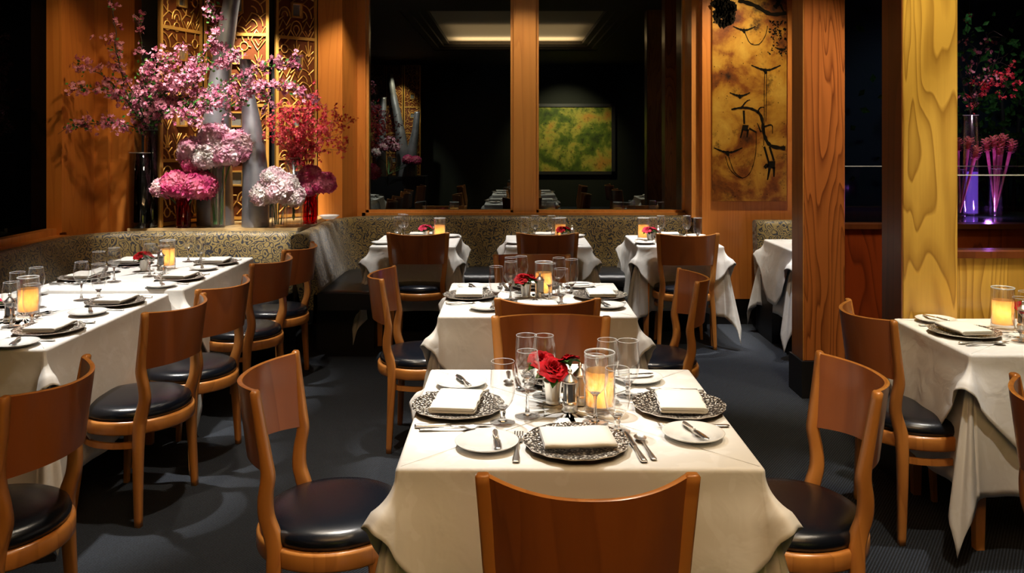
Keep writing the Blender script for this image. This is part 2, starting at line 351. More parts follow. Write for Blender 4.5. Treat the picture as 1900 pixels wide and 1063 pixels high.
# pier right of the niche
b = MB(); b.prism([(-1.606, 6.96), (-1.405, 6.96), (-1.343, 7.3), (-1.272, 7.3), (-1.272, 7.5), (-1.606, 7.5)], 0, CZ); struct(b.build('wall_pier_niche', M['wall_wood']))
# niche diagonal wall and left pier
b = MB(); b.prism([(-2.82, 6.4), (-2.35, 6.68), (-1.85, 6.92), (-1.6, 7.1), (-1.6, 7.3), (-2.82, 6.6)], 0, CZ); struct(b.build('wall_niche', M['black_base']))
b = MB(); b.box(-3.3, -3.1, 5.76, 6.5, 0, CZ); b.box(-3.1, -3.085, 5.76, 5.84, .9, CZ); b.box(-3.1, -3.0, 6.24, 6.5, 0, CZ); b.box(-3.0, -2.82, 6.28, 6.5, 0, CZ)
struct(b.build('wall_pier_left', M['wall_wood']))
# left wall
b = MB(); b.box(-3.3, -3.1, -4.2, 5.76, 0, .86); b.box(-3.3, -3.1, -4.2, 5.76, 3.0, CZ); struct(b.build('wall_left', M['wall_wood']))
b = MB(); b.box(-3.2, -3.19, -4.2, 5.76, .86, 3.0); struct(b.build('window_3', M['window_left']), 'black night window in the left wall')
b = MB(); b.box(-3.19, -3.03, -4.2, 5.76, .86, .885); b.box(-3.19, -3.12, -4.2, 5.76, .885, .93); struct(b.build('trim_3', M['frame_wood']), 'wooden sill under the left window')
# painting wall at the right of the windows
b = MB(); b.box(1.573, 2.65, 6.95, 7.5, .22, CZ); struct(b.build('wall_painting', M['wall_wood']))
sbox('baseboard_painting', 1.6, 2.65, 7.0, 7.5, 0, .22, mat=M['black_base'])
b = MB(); b.box(1.508, 1.573, 7.06, 7.4, .88, CZ); struct(b.build('trim_4', M['frame_wood']), 'wooden jamb at right end of the back window')
# columns
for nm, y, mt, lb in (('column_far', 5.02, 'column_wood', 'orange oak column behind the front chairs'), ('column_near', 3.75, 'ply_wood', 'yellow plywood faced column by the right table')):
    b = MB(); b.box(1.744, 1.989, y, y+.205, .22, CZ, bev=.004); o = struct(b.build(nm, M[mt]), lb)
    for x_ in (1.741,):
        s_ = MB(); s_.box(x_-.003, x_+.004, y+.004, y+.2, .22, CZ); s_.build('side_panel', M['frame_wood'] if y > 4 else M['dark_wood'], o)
    s_ = MB(); s_.box(1.725, 2.0, y-.02, y+.22, 0, .22); s_.build('plinth', M['black_base'], o)
for nm, y, mt in (('partition_far', 5.09, 'red_wood'), ('partition_near', 3.86, 'ply_wood')):
    b = MB(); b.box(1.989, 6.0, y, y+.1, .2, 1.0); o = struct(b.build('wall_'+nm, M[mt]))
    s_ = MB(); s_.box(1.989, 6.0, y-.015, y+.115, 1.0, 1.03); s_.build('cap_rail', M['dark_wood'], o)
    s_ = MB(); s_.box(1.989, 2.02, y+.02, y+.08, 1.03, 1.42); s_.build('end_post', M['frame_wood'], o)
    s_ = MB(); s_.box(1.989, 6.0, y+.02, y+.1, 0, .2); s_.build('kick_board', M['black_base'], o)
    g = MB(); g.box(2.02, 6.0, y+.045, y+.053, 1.03, 1.375); g.build('glass_screen', glass_thin('screen_glass', (.9, .95, .93), 1.0), o)
    g = MB(); g.box(2.02, 6.0, y+.043, y+.055, 1.375, 1.38); g.build('glass_edge', M['glass_edge'], o)
sbox('wall_right', 6.0, 6.2, -4.4, 9.6, 0, CZ, mat=M['night'])
sbox('wall_far', 1.7, 6.2, 9.6, 9.8, 0, CZ, mat=plain('slate_blue_wall', (.02, .035, .05), .8))
sbox('wall_behind', -3.6, 6.2, -4.4, -4.2, 0, CZ, mat=M['dark_wall'])
# flower ledge
b = MB(); b.prism([(-2.76, 6.03), (-1.54, 6.03), (-1.54, 6.96), (-1.606, 6.96), (-1.606, 7.08), (-1.85, 6.9), (-2.35, 6.66), (-2.76, 6.4)], .87, .902); struct(b.build('ledge_niche', M['shelf']), 'pale stone ledge carrying the flower vases')

# ------------------------------------------------------------------ banquettes
def arc(cx, cy, r, a0, a1, n=12): return [(cx+r*math.cos(a0+(a1-a0)*k/n), cy+r*math.sin(a0+(a1-a0)*k/n)) for k in range(n+1)]
def band(path, prof, mb, mi=0, closed=True):
    """sweep a profile (offset to the seat side, z) along a plan path; seat side is on the right of travel"""
    secs = []; n = len(path)
    for i in range(n):
        p = Vector(path[i]); a = Vector(path[max(i-1, 0)]); c_ = Vector(path[min(i+1, n-1)]); d = (c_-a).normalized(); nr = Vector((d.y, -d.x))
        secs.append([(p.x+nr.x*o_, p.y+nr.y*o_, z) for o_, z in prof])
    mb.sweep(secs, mi, smooth=True)
def densify(path, st=.12):
    o_ = []
    for a, c_ in zip(path[:-1], path[1:]):
        a = Vector(a); c_ = Vector(c_); k = max(1, int((c_-a).length/st))
        for i in range(k): o_.append(tuple(a+(c_-a)*i/k))
    o_.append(path[-1]); return o_
BACKP = [(-.1, .86), (-.085, .878), (-.05, .888), (-.015, .886), (.008, .874), (.018, .85), (.05, .68), (.085, .5), (.09, .36), (-.02, .36), (-.09, .7)]
SEATP = [(.06, .47), (.2, .48), (.4, .475), (.47, .468), (.5, .45), (.508, .42), (.5, .385), (.48, .365), (.06, .36)]
BASEP = [(0, 0), (.42, 0), (.42, .36), (0, .36)]
def banquette(path, label, s_in=0, basepath=None):
    path = densify(path); o = empty('banquette', (path[0][0], path[0][1], 0))
    off = Matrix.Translation((-path[0][0], -path[0][1], 0))
    for nm, pr, mt in (('backrest', BACKP, 'scroll'), ('seat', SEATP, 'leather'), ('base', BASEP, 'black_base')):
        b_ = MB(); band(densify(basepath) if nm == 'base' and basepath else path, pr, b_); b_.xform(off); ob = b_.build(nm, M[mt], o)
    tag(o, label, 'bench'); return o
banquette([(-2.96, -1.5), (-2.96, 5.55)]+arc(-2.56, 5.55, .4, PI, PI/2, 8)[1:]+[(-1.53, 5.95)], 'long banquette along the left wall and under the flower ledge')
banquette([(-1.43, 5.8), (-1.43, 6.75)]+arc(-1.03, 6.75, .4, PI, PI/2, 8)[1:]+[(1.56, 7.15)], 'curved corner banquette running below the back windows', basepath=[(-1.43, 6.15), (-1.43, 6.75)]+arc(-1.03, 6.75, .4, PI, PI/2, 8)[1:]+[(1.56, 7.15)])
banquette([(1.96, 6.76), (2.66, 6.76)], 'short booth bench end beside the gold painting')

# ------------------------------------------------------------------ chair
def make_chair_lib():
    parts = []
    path = [(.216, 0, .853), (.207, .012, .76), (.199, .026, .66), (.195, .03, .61), (.19, .022, .555), (.182, .022, .5), (.178, .036, .45), (.182, .046, .4), (.192, .045, .3), (.2, .04, .15), (.206, .034, 0)]
    wid = [(.016, .011), (.018, .013), (.019, .015), (.018, .018), (.017, .019), (.018, .02), (.019, .022), (.019, .022), (.018, .019), (.016, .016), (.013, .013)]
    sp = spline(path, 4)
    def interp(i, k): f = i/4; a = min(int(f), len(wid)-1); c_ = min(a+1, len(wid)-1); return wid[a][k]+(wid[c_][k]-wid[a][k])*(f-a)
    for sgn in (1, -1):
        b_ = MB(); secs = []
        for i, p in enumerate(sp):
            w_, t_ = interp(i, 0), interp(i, 1); q = .3
            loop = [(-1, -1+q), (-1+q, -1), (1-q, -1), (1, -1+q), (1, 1-q), (1-q, 1), (-1+q, 1), (-1, 1-q)]
            secs.append([(sgn*(p.x)+u*w_, p.y+v_*t_, p.z) for u, v_ in loop])
        # softly rounded tip
        top = secs[0]; cx_ = sum(v_[0] for v_ in top)/8; cy_ = sum(v_[1] for v_ in top)/8
        secs.insert(0, [(cx_+(v_[0]-cx_)*.7, cy_+(v_[1]-cy_)*.7, v_[2]+.005) for v_ in top])
        b_.sweep(secs[::-1], smooth=True); parts.append(('leg', b_.mesh('rear_leg', M['chair']), None))
        b_ = MB(); secs = []
        for z, x, y, w_ in ((0, .178, .352, .011), (.2, .165, .335, .015), (.375, .152, .318, .019)):
            secs.append([(sgn*x+u*w_, y+v_*w_, z) for u, v_ in ((-1, -.7), (-.7, -1), (.7, -1), (1, -.7), (1, .7), (.7, 1), (-.7, 1), (-1, .7))])
        b_.sweep(secs, smooth=False); parts.append(('leg', b_.mesh('front_leg', M['chair']), None))
        a0, a1 = math.atan2(.045-.175, .185), math.atan2(.33-.175, .155); secs = []
        for k in range(13):
            a = a0+(a1-a0)*k/12
            secs.append([(sgn*r_*math.cos(a), .175+r_*math.sin(a), z) for r_, z in ((.2, .302), (.214, .302), (.214, .326), (.2, .326))])
        b_ = MB(); b_.sweep(secs); parts.append(('stretcher', b_.mesh('stretcher', M['chair']), None))
    # curved back panel
    def ys(z): return .03-.03*((z-.61)/.243)**1.0*1.0 if z > .61 else .03
    nu, nz = 24, 6; fr_, bk = [], []
    for k in range(nz+1):
        rf, rb = [], []
        for j in range(nu+1):
            u = -1+2*j/nu; bul = .098*(1-abs(u)**2.3)
            z0, z1 = .622+.012*(1-u*u), .853-.009*(1-u*u); z = z0+(z1-z0)*k/nz
            x = (.191+.012*(z-.62)/.233)*u; y = ys(z)-bul
            dx = .098*2.3*abs(u)**1.3*(1 if u > 0 else -1)/.203; nn = math.hypot(1, dx)
            nx_, ny_ = -dx/nn, 1/nn
            rf.append((x+nx_*.007, y+ny_*.007, z)); rb.append((x-nx_*.007, y-ny_*.007, z))
        fr_.append(rf); bk.append(rb)
    b_ = MB(); b_.grid([r_[::-1] for r_ in fr_]); b_.grid(bk)
    mid = [((a[0]+c_[0])/2, (a[1]+c_[1])/2, a[2]+.003) for a, c_ in zip(fr_[-1], bk[-1])]
    b_.grid([bk[-1], mid, fr_[-1]], mi=1); b_.grid([fr_[0], bk[0]], mi=1)
    b_.grid([[r_[0] for r_ in bk], [r_[0] for r_ in fr_]], mi=1); b_.grid([[r_[-1] for r_ in fr_], [r_[-1] for r_ in bk]], mi=1)
    parts.append(('backrest', b_.mesh('backrest', [M['chair_back'], M['chair']]), None))
    b_ = MB(); b_.lathe([(.2, .36), (.224, .36), (.227, .366), (.227, .404), (.222, .412), (.2, .412), (.2, .36)], 48, (0, .175, 0)); parts.append(('seat_frame', b_.mesh('seat_frame', M['chair']), None))
    b_ = MB(); b_.lathe([(0, .372), (.2, .372), (.2, .41), (.213, .416), (.216, .43), (.21, .447), (.19, .458), (.15, .464), (.1, .467), (.05, .468), (.0001, .468)], 48, (0, .175, 0)); parts.append(('seat_cushion', b_.mesh('seat_cushion', M['cushion']), 'glossy black leather cushion'))
    LIB['dining_chair'] = (None, parts)
make_chair_lib()
def chair(x, y, deg, label, dz=0):
    """x, y of the middle between the stile tops; deg = facing, 0 = away from the camera, 90 = left, 180 = towards, 270 = right"""
    put('dining_chair', (x, y, 0), math.radians(deg), label, 'chair', 'round-seated wooden dining chairs')
chair(.156, 1.735, 0, 'honey wood dining chair with its back to us, nearest in front of front table')
chair(-.705, 2.52, 270, 'curved-back wooden chair at the left side of the front table')
chair(1.0, 2.515, 90, 'curved-back wooden chair at the right side of the front table')
chair(.151, 3.27, 180, 'wooden chair facing us behind the front table roses')
chair(.154, 3.64, 0, 'wooden chair with dark back turned to us at second table')
chair(.119, 5.0, 180, 'wooden chair facing us at the far side of the second table')
chair(-.64, 4.345, 270, 'pale wooden chair at the left side of the second table')
chair(.893, 4.27, 90, 'wooden chair at the right side of the second table')
chair(-.69, 6.17, 0, 'wooden chair with its back to us at the left small banquette table')
chair(.26, 6.17, 0, 'wooden chair with its back to us at the middle small banquette table')
chair(1.28, 6.12, 0, 'wooden chair with its back to us at the right small banquette table')
chair(-1.36, 2.47, 90, 'wooden chair cut by the bottom left corner, nearest of left row')
chair(-1.42, 3.55, 80, 'wooden chair second from the front in the left row')
chair(-1.395, 4.06, 79, 'wooden chair third from the front in the left row')
chair(-1.39, 4.85, 78, 'wooden chair fourth from the front in the left row')
chair(-1.375, 5.42, 80, 'wooden chair farthest in the left row beside the banquette end')
chair(1.45, 3.41, 270, 'wooden chair at the left side of the right-hand table')
chair(1.48, 2.26, 270, 'wooden chair cut off by the right edge of the photo')

# ------------------------------------------------------------------ tables and cloths
def perimeter(a, b_, ns=26, nc=22):
    """(px, py, nx, ny, diag 0..1, u along) around a rectangle, counter-clockwise"""
    out_ = []
    sides = [((a, -b_), (a, b_), 0), ((a, b_), (-a, b_), 90), ((-a, b_), (-a, -b_), 180), ((-a, -b_), (a, -b_), 270)]
    for (p, q, ang) in sides:
        n_ = ns
        for k in range(1, n_):
            f = k/n_; f = f+.0; out_.append((p[0]+(q[0]-p[0])*f, p[1]+(q[1]-p[1])*f, math.cos(math.radians(ang)), math.sin(math.radians(ang)), None))
        for k in range(nc+1):
            th = math.radians(ang+90*k/nc); out_.append((q[0], q[1], math.cos(th), math.sin(th), k/nc))
    return out_
def drape(a, b_, z, length, tilt, seed, fold, ease=0.0, nrow=16, r=.012, push=0):
    """cloth over a rectangular top: length(p,...) = drop, tilt(c) = outward lean at corners (c 0..1)"""
    rnd = random.Random(seed); ph = [rnd.uniform(0, 2*PI) for _ in range(8)]
    per = perimeter(a-r, b_-r); rows = []
    for k in range(1, 7): rows.append([(p[0]*k/6, p[1]*k/6, z) for p in per])
    for k in range(1, 5):
        an = PI/2*k/4; rows.append([(p[0]+p[2]*r*math.sin(an), p[1]+p[3]*r*math.sin(an), z-r*(1-math.cos(an))) for p in per])
    n = len(per); st = []
    s_ = 0
    for i, p in enumerate(per):
        q = per[i-1]; s_ += math.hypot(p[0]-q[0], p[1]-q[1])+.002; st.append(s_)
    tot = s_
    cols = []
    for i, p in enumerate(per):
        c_ = math.sin(PI*p[4]) if p[4] is not None else 0
        # nearness to a corner along a side
        nb = 0
        if p[4] is None:
            dd = min(math.hypot(abs(p[0])-(a-r), 0)+abs(abs(p[1])-(b_-r)), abs(abs(p[0])-(a-r))+0+abs(abs(p[1])-(b_-r)))
            nb = math.exp(-dd/.09)
        else: nb = 1
        Ld = length(p); tl = tilt(c_, nb); w_ = 2*PI*st[i]/tot
        cols.append((Ld, tl, c_, nb, w_))
    for k in range(1, nrow+1):
        f = k/nrow; row = []
        for i, p in enumerate(per):
            Ld, tl, c_, nb, w_ = cols[i]; t_ = Ld*f
            env = min(1, t_/.25)**1.3
            wob = fold*env*(math.sin(5*w_+ph[0])*.5+math.sin(11*w_+ph[1]+2*f)*.35+math.sin(19*w_+ph[2]-f)*.22)*(1-.3*c_)
            if p[4] is not None: wob += fold*.8*env*math.cos(6*PI*p[4])
            tt = tl*min(1, t_/.1)
            o_ = r+t_*math.sin(tt)+wob+ease*env
            sh = 0
            if push and p[4] is None and p[3] < -.5:          # pressed in by the seat of the chair pushed under the table
                w1 = max(0, min(1, (.27-abs(p[0]))/.09)); sh = push*(3*w1*w1-2*w1**3)*min(1, max(0, t_-.09)/.19)
            row.append((p[0]+p[2]*o_, p[1]+p[3]*o_+sh, z-r-t_*math.cos(tt)))
        rows.append(row)
    m_ = MB(); m_.grid(rows, cv=True)
    o = len(m_.v); m_.v.append((0, 0, z))
    for j in range(n): m_.face((o, j, (j+1) % n))
    return m_
def make_table(cx, cy, w, d, desc, seed, topdrop=.17, under=.5, rz=0, push=0):
    a, b_ = w/2, d/2; z = .75
    t_ = empty('dining_table', (cx, cy, 0), rz); tag(t_, 'wooden table legs under the white cloth of '+desc, 'table', 'cloth-covered dining tables')
    q = MB(); q.box(-a+.02, a-.02, -b_+.02, b_-.02, .71, .738, bev=.004); q.build('tabletop', M['dark_wood'], t_)
    for sx in (-1, 1):
        for sy in (-1, 1):
            q = MB(); x_, y_ = sx*(a-.07), sy*(b_-.07); q.sweep([[(x_-w_, y_-w_, zz), (x_+w_, y_-w_, zz), (x_+w_, y_+w_, zz), (x_-w_, y_+w_, zz)] for zz, w_ in ((0, .016), (.71, .028))]); q.build('leg', M['chair'], t_)
    def lu(p):
        if p[4] is None: return under
        m_ = max(abs(p[2]), abs(p[3])); return min(under/m_, .735)
    u_ = drape(a-.002, b_-.002, z-.004, lu, lambda c_, nb: math.radians(2+9*c_+2*nb), seed, .016, nrow=18, push=push)
    o = u_.build('undercloth', M['linen'], None, (cx, cy, 0)); o.rotation_euler.z = rz
    sm = o.modifiers.new('thick', 'SOLIDIFY'); sm.thickness = .0015; sm.offset = -1
    tag(o, 'long white under-cloth reaching low around '+desc, 'tablecloth', 'long white under-cloths')
    D = a+b_+topdrop
    def lt(p):
        if p[4] is None:
            l_ = D-abs(p[0])-abs(p[1]); return min(l_, .43)
        return topdrop/(abs(p[2])+abs(p[3]))*1.12
    tp = drape(a, b_, z, lt, lambda c_, nb: math.radians(4+26*c_+9*nb), seed+50, .009, ease=.012, nrow=14, push=push and push-.012)
    o = tp.build('tablecloth', M['linen'], None, (cx, cy, 0)); o.rotation_euler.z = rz
    sm = o.modifiers.new('thick', 'SOLIDIFY'); sm.thickness = .0018; sm.offset = 1
    tag(o, 'white damask top cloth with diagonal hem on '+desc, 'tablecloth', 'white damask top cloths')

# ------------------------------------------------------------------ tableware
def lib_ware():
    # wine glass: thin bowl, solid stem, thin foot
    b_ = MB(); b_.lathe([(.0045, .078), (.016, .084), (.027, .097), (.034, .114), (.0365, .13), (.0355, .15), (.032, .17), (.0295, .188)], 28)
    r_ = MB(); r_.lathe([(.0288, .187), (.0295, .1878), (.0302, .187), (.0295, .1862), (.0288, .187)], 28)
    s_ = MB(); s_.lathe([(.0001, .003), (.013, .004), (.007, .011), (.0042, .03), (.0038, .06), (.0055, .073), (.0095, .0795), (.014, .0835), (.011, .0842), (.0001, .0842)], 16)
    f_ = MB(); f_.lathe([(.009, .0055), (.02, .0035), (.036, .0018), (.037, .0008), (.036, 0), (.0001, 0)], 28)
    LIB['wine_glass'] = (None, [('bowl', b_.mesh('bowl', M['glass']), None), ('rim', r_.mesh('rim', M['glass_edge']), None), ('stem', s_.mesh('stem', M['glass_stem']), None), ('foot', f_.mesh('foot', M['glass_foot']), None)])
    b_ = MB(); b_.lathe([(.006, .04), (.018, .046), (.029, .062), (.0345, .085), (.0355, .11), (.034, .14), (.0325, .172)], 28)
    r_ = MB(); r_.lathe([(.0318, .1715), (.0325, .1723), (.0332, .1715), (.0325, .1707), (.0318, .1715)], 28)
    s_ = MB(); s_.lathe([(.0001, .003), (.014, .004), (.008, .012), (.0065, .02), (.009, .028), (.0075, .034), (.012, .0405), (.017, .0455), (.013, .0462), (.0001, .046)], 16)
    f_ = MB(); f_.lathe([(.01, .0055), (.02, .0035), (.035, .0018), (.036, .0008), (.035, 0), (.0001, 0)], 28)
    LIB['water_goblet'] = (None, [('bowl', b_.mesh('bowl', M['glass']), None), ('rim', r_.mesh('rim', M['glass_edge']), None), ('stem', s_.mesh('stem', M['glass_stem']), None), ('foot', f_.mesh('foot', M['glass_foot']), None)])
    # candle holder
    b_ = MB(); b_.lathe([(.0001, .001), (.044, .001), (.0455, .004), (.0455, .17), (.0445, .172), (.043, .17), (.043, .018), (.0001, .016)], 36)
    a_ = MB(); a_.lathe([(.0412, .02), (.0412, .118), (.041, .119)], 36)
    w_ = MB(); w_.lathe([(.0001, .018), (.018, .018), (.018, .032), (.0001, .034)], 20)
    fl = MB(); fl.lathe([(.0001, .036), (.004, .042), (.0055, .05), (.003, .06), (.0001, .068)], 12)
    rg = MB(); rg.lathe([(.043, .170), (.0443, .173), (.0458, .170), (.0443, .167), (.043, .170)], 36)
    LIB['candle_holder'] = (None, [('glass_cylinder', b_.mesh('glass_cylinder', M['glass']), None), ('amber_liner', a_.mesh('amber_liner', M['amber']), 'glowing amber frosted liner'), ('tealight', w_.mesh('tealight', M['wax']), None), ('flame', fl.mesh('flame', M['flame']), None), ('rim', rg.mesh('rim', M['glass_edge']), None)])
    # shaker
    for nm, bodym in (('pepper_shaker', plain('dark_pepper_glass', (.03, .03, .035), .3, spec=.6)), ('salt_shaker', plain('pale_salt_glass', (.62, .6, .56), .2, spec=.6))):
        bs = MB(); bs.lathe([(.0001, 0), (.024, 0), (.025, .006), (.021, .011), (.023, .017), (.0215, .024), (.018, .03), (.0001, .03)], 28)
        bd = MB(); bd.lathe([(.0175, .028), (.0175, .084)], 16); 
        st_ = MB()
        for k in range(4):
            a = PI/4+k*PI/2; st_.tube([(.0183*math.cos(a), .0183*math.sin(a), .028), (.0183*math.cos(a), .0183*math.sin(a), .084)], .003, 6)
        cp = MB(); cp.lathe([(.0001, .083), (.0225, .083), (.0235, .087), (.02, .092), (.012, .1), (.007, .106), (.004, .11), (.007, .114), (.006, .119), (.002, .123), (.0001, .124)], 28)
        LIB[nm] = (None, [('base', bs.mesh('base', M['silver']), None), ('body', bd.mesh('body', bodym), None), ('frame', st_.mesh('frame', M['silver']), None), ('cap', cp.mesh('cap', M['silver']), None)])
    # silver rose cup
    b_ = MB(); b_.lathe([(.0001, 0), (.021, 0), (.023, .004), (.0205, .008), (.0215, .012), (.027, .062), (.0285, .066), (.0285, .071), (.0265, .072), (.0255, .06), (.019, .012)], 30)
    LIB['rose_cup'] = (b_.mesh('rose_cup', M['silver']), [])
    # charger
    b_ = MB(); sc = lambda a: 1+.012*math.sin(15*a)
    b_.lathe([(.0001, .004), (.085, .005), (.095, .009), (.128, .0155), (.136, .0165)], 90, rmod=sc); b_.lathe([(.136, .0165), (.1345, .013), (.09, .004), (.07, 0), (.0001, 0)], 90, rmod=sc, mi=1)
    LIB['charger_plate'] = (b_.mesh('charger_plate', [M['hammered'], M['silver']]), [])
    b_ = MB(); b_.lathe([(.0001, .004), (.05, .0045), (.056, .008), (.076, .0135), (.082, .015), (.0832, .0142), (.078, .010), (.055, .003), (.05, 0), (.0001, 0)], 44)
    LIB['bread_plate'] = (b_.mesh('bread_plate', M['china']), [])
    # folded napkin: three layers, rounded fold
    b_ = MB(); prof = []
    def lay(y0, y1, z0, th): pass
    loop = [(-.052, .0005)]
    pts = [(-.05, 0), (.05, 0), (.055, .002), (.055, .005), (.05, .0062), (-.046, .0062), (-.0475, .0072), (-.046, .0082), (.05, .0084), (.0545, .0105), (.0545, .0135), (.05, .0155), (-.046, .0162), (-.0535, .0145), (-.0565, .009), (-.0545, .003)]
    secs = []
    for k in range(9):
        x_ = -.076+.152*k/8; dz = .002*math.sin(k*1.3); e = .0015*math.sin(k*2.1)
        secs.append([(x_, y_+e, z_+(dz*.6 if z_ > .005 else 0)) for y_, z_ in pts])
    b_.sweep(secs, smooth=True)
    LIB['napkin'] = (b_.mesh('napkin', M['napkin']), [])
    # cutlery: length along +y, centred
    def strip(mb, prof, th=.0022, crown=.6):
        """prof: (y, halfwidth, z)"""
        secs = [[(-w_, y_, z_), (0, y_, z_-.0003), (w_, y_, z_), (w_*crown, y_, z_+th*.8), (0, y_, z_+th), (-w_*crown, y_, z_+th*.8)] for y_, w_, z_ in prof]
        mb.sweep(secs, smooth=True)
    b_ = MB(); strip(b_, [(-.1, .006, .001), (-.095, .0095, .001), (-.07, .009, .0015), (-.03, .0045, .004), (.01, .003, .006), (.03, .004, .004), (.042, .011, .002), (.055, .0125, .002)])
    for k in range(4): x_ = -.0105+.007*k; b_.sweep([[(x_-.0018, y_, z_), (x_+.0018, y_, z_), (x_+.0018, y_, z_+.002), (x_-.0018, y_, z_+.002)] for y_, z_ in ((.053, .002), (.075, .003), (.098, .006))], smooth=True)
    LIB['fork'] = (b_.mesh('fork', M['silver']), [])
    h_ = MB(); strip(h_, [(-.105, .006, .001), (-.1, .0095, .001), (-.07, .009, .001), (-.03, .006, .0015), (-.008, .0065, .0015)], .006)
    l_ = MB(); strip(l_, [(-.01, .005, .002), (.0, .0075, .002), (.06, .009, .002), (.09, .008, .002), (.108, .002, .002)], .0015)
    LIB['dinner_knife'] = (None, [('handle', h_.mesh('handle', M['silver']), None), ('blade', l_.mesh('blade', M['steel']), None)])
    b_ = MB(); strip(b_, [(-.085, .005, .001), (-.08, .008, .001), (-.055, .0075, .0015), (-.02, .004, .004), (.02, .003, .006), (.034, .004, .004)])
    rows = []
    for i in range(6):
        rr_ = i/5; rows.append([(.0165*rr_*math.cos(2*PI*k/20), .056+.024*rr_*math.sin(2*PI*k/20), .001+.006*rr_**2) for k in range(20)])
    b_.grid(rows, cv=True)
    LIB['spoon'] = (b_.mesh('spoon', M['silver']), [])
    h_ = MB(); strip(h_, [(-.075, .005, .001), (-.07, .008, .001), (-.045, .0075, .001), (-.02, .0035, .002), (-.012, .0045, .002)], .005)
    l_ = MB(); strip(l_, [(-.013, .003, .002), (-.004, .009, .002), (.03, .0105, .002), (.052, .0095, .002), (.063, .003, .002)], .0015)
    LIB['butter_knife'] = (None, [('handle', h_.mesh('handle', M['silver']), None), ('blade', l_.mesh('blade', M['steel']), None)])
M['glass_foot'] = glass_thin('glass_foot_disc', (.9, .9, .9), 2.6, .04)
lib_ware()

def make_rose(R=.045, seed=1, mat='rose', leaves=True):
    """returns [(part, mesh)] : petals in spirals opening outwards"""
    rnd = random.Random(seed); b_ = MB()
    NPET = 34
    for k in range(NPET):
        f = k/(NPET-1); a = k*2.4+rnd.uniform(-.2, .2); r0 = R*(.05+.62*f**.9); hgt = R*(.95-.3*f); wid = .95-.25*f+.2*(f > .8); lean = .05+.95*f**1.6
        rows = []
        for i in range(7):
            v_ = i/6; row = []
            for j in range(9):
                u = -1+2*j/8; an = a+u*wid*(.45+.55*math.sin(PI*min(1, .15+v_*.7)))
                rad = r0*(.45+.55*min(1, v_*1.4))+R*lean*.42*v_**2
                curl = max(0, v_-.72)/.28
                rad += R*(.05+.16*f)*curl**1.5; zz = hgt*v_*(1-.12*u*u)-R*(.05+.2*f)*curl**2-R*.1*u*u*curl
                rad += R*.035*math.sin(4*u+k*1.7)*v_**2; zz += R*.03*math.sin(6*u+k)*v_**2
                row.append((rad*math.cos(an), rad*math.sin(an), zz-R*.4-R*.12*f))
            rows.append(row)
        b_.grid(rows)
    parts = [('petals', b_.mesh('petals', M[mat]), None)]
    g = MB()
    if leaves:
        for k in range(6):
            a = k*PI/3+.3; ln = R*1.25; rows = []
            for i in range(6):
                v_ = i/5; w_ = R*.42*math.sin(PI*min(.98, v_*.9+.08)); rad = R*.15+ln*v_; zz = -R*.62+R*.35*math.sin(v_*PI*.8)-R*.3*v_*v_
                row = []
                for u in (-1, -.5, 0, .5, 1):
                    row.append((rad*math.cos(a)-u*w_*math.sin(a), rad*math.sin(a)+u*w_*math.cos(a), zz+abs(u)*R*.08))
                rows.append(row)
            g.grid(rows)
    g.tube([(0, 0, -R*.3), (0, 0, -R*1.6)], R*.06, 6)
    parts.append(('leaves', g.mesh('leaves', M['leaf']), None))
    return (None, parts)
LIB['rose'] = make_rose(.045, 3); LIB['rose_pink'] = make_rose(.045, 7, 'rose_pink')

def rotp(x, y, deg):
    a = math.radians(deg); return (x*math.cos(a)-y*math.sin(a), x*math.sin(a)+y*math.cos(a))
CLOTH = .7535
jr = random.Random(5)
def setting(cx, cy, deg, dist, seatdesc, tdesc, glasses=True, cut=True, gl=None, bread=True, charger=True, group=None):
    """deg 0 = seat on the near side; positions given in that seat's frame and turned about the table centre"""
    def w(x, y): q = rotp(x, y, deg); return (cx+q[0], cy+q[1], CLOTH)
    R_ = math.radians(deg); J = lambda s_=.05: jr.uniform(-s_, s_)
    where = 'at the %s of the %s' % (seatdesc, tdesc)
    if charger:
        put('charger_plate', w(0, -dist), R_+J(1), 'hammered silver charger plate '+where, 'plate', 'silver chargers')
        p = w(J(.004), -dist-.003); put('napkin', (p[0], p[1], CLOTH+.0165), R_+J(.12), 'ivory napkin on the charger '+where, 'napkin', 'folded napkins').scale = (1.2, 1.2, 1)
    if bread:
        p = w(-.24+J(.01), -dist+J(.01)); put('bread_plate', p, 0, 'small white bread plate '+where, 'plate', 'white bread plates')
    if cut:
        p = w(-.205, -dist-.005) if deg == 0 else w(-.24, -dist); put('butter_knife', (p[0], p[1], CLOTH+.0145), R_+PI+J(.1) if deg == 0 else R_+PI/2+.35+J(.2), 'butter knife on the bread plate '+where, 'knife', 'butter knives')
        put('fork', w(-.152, -dist-.01), R_+J(), 'silver fork '+where, 'fork', 'silver forks')
        put('dinner_knife', w(.15, -dist-.005), R_+.1+J(), 'silver dinner knife '+where, 'knife', 'dinner knives')
        put('spoon', w(.178, -dist-.01), R_+.06+J(), 'silver spoon '+where, 'spoon', 'silver spoons')
    if glasses:
        g = gl or ((.067, -dist+.185), (.122, -dist+.125))
        put('wine_glass', w(*g[0]), 0, 'stemmed wine glass '+where, 'glass', 'stemmed wine glasses')
        if len(g) > 1: put('water_goblet', w(*g[1]), 0, 'short-stemmed water goblet '+where, 'glass', 'water goblets')
CANDLES = []
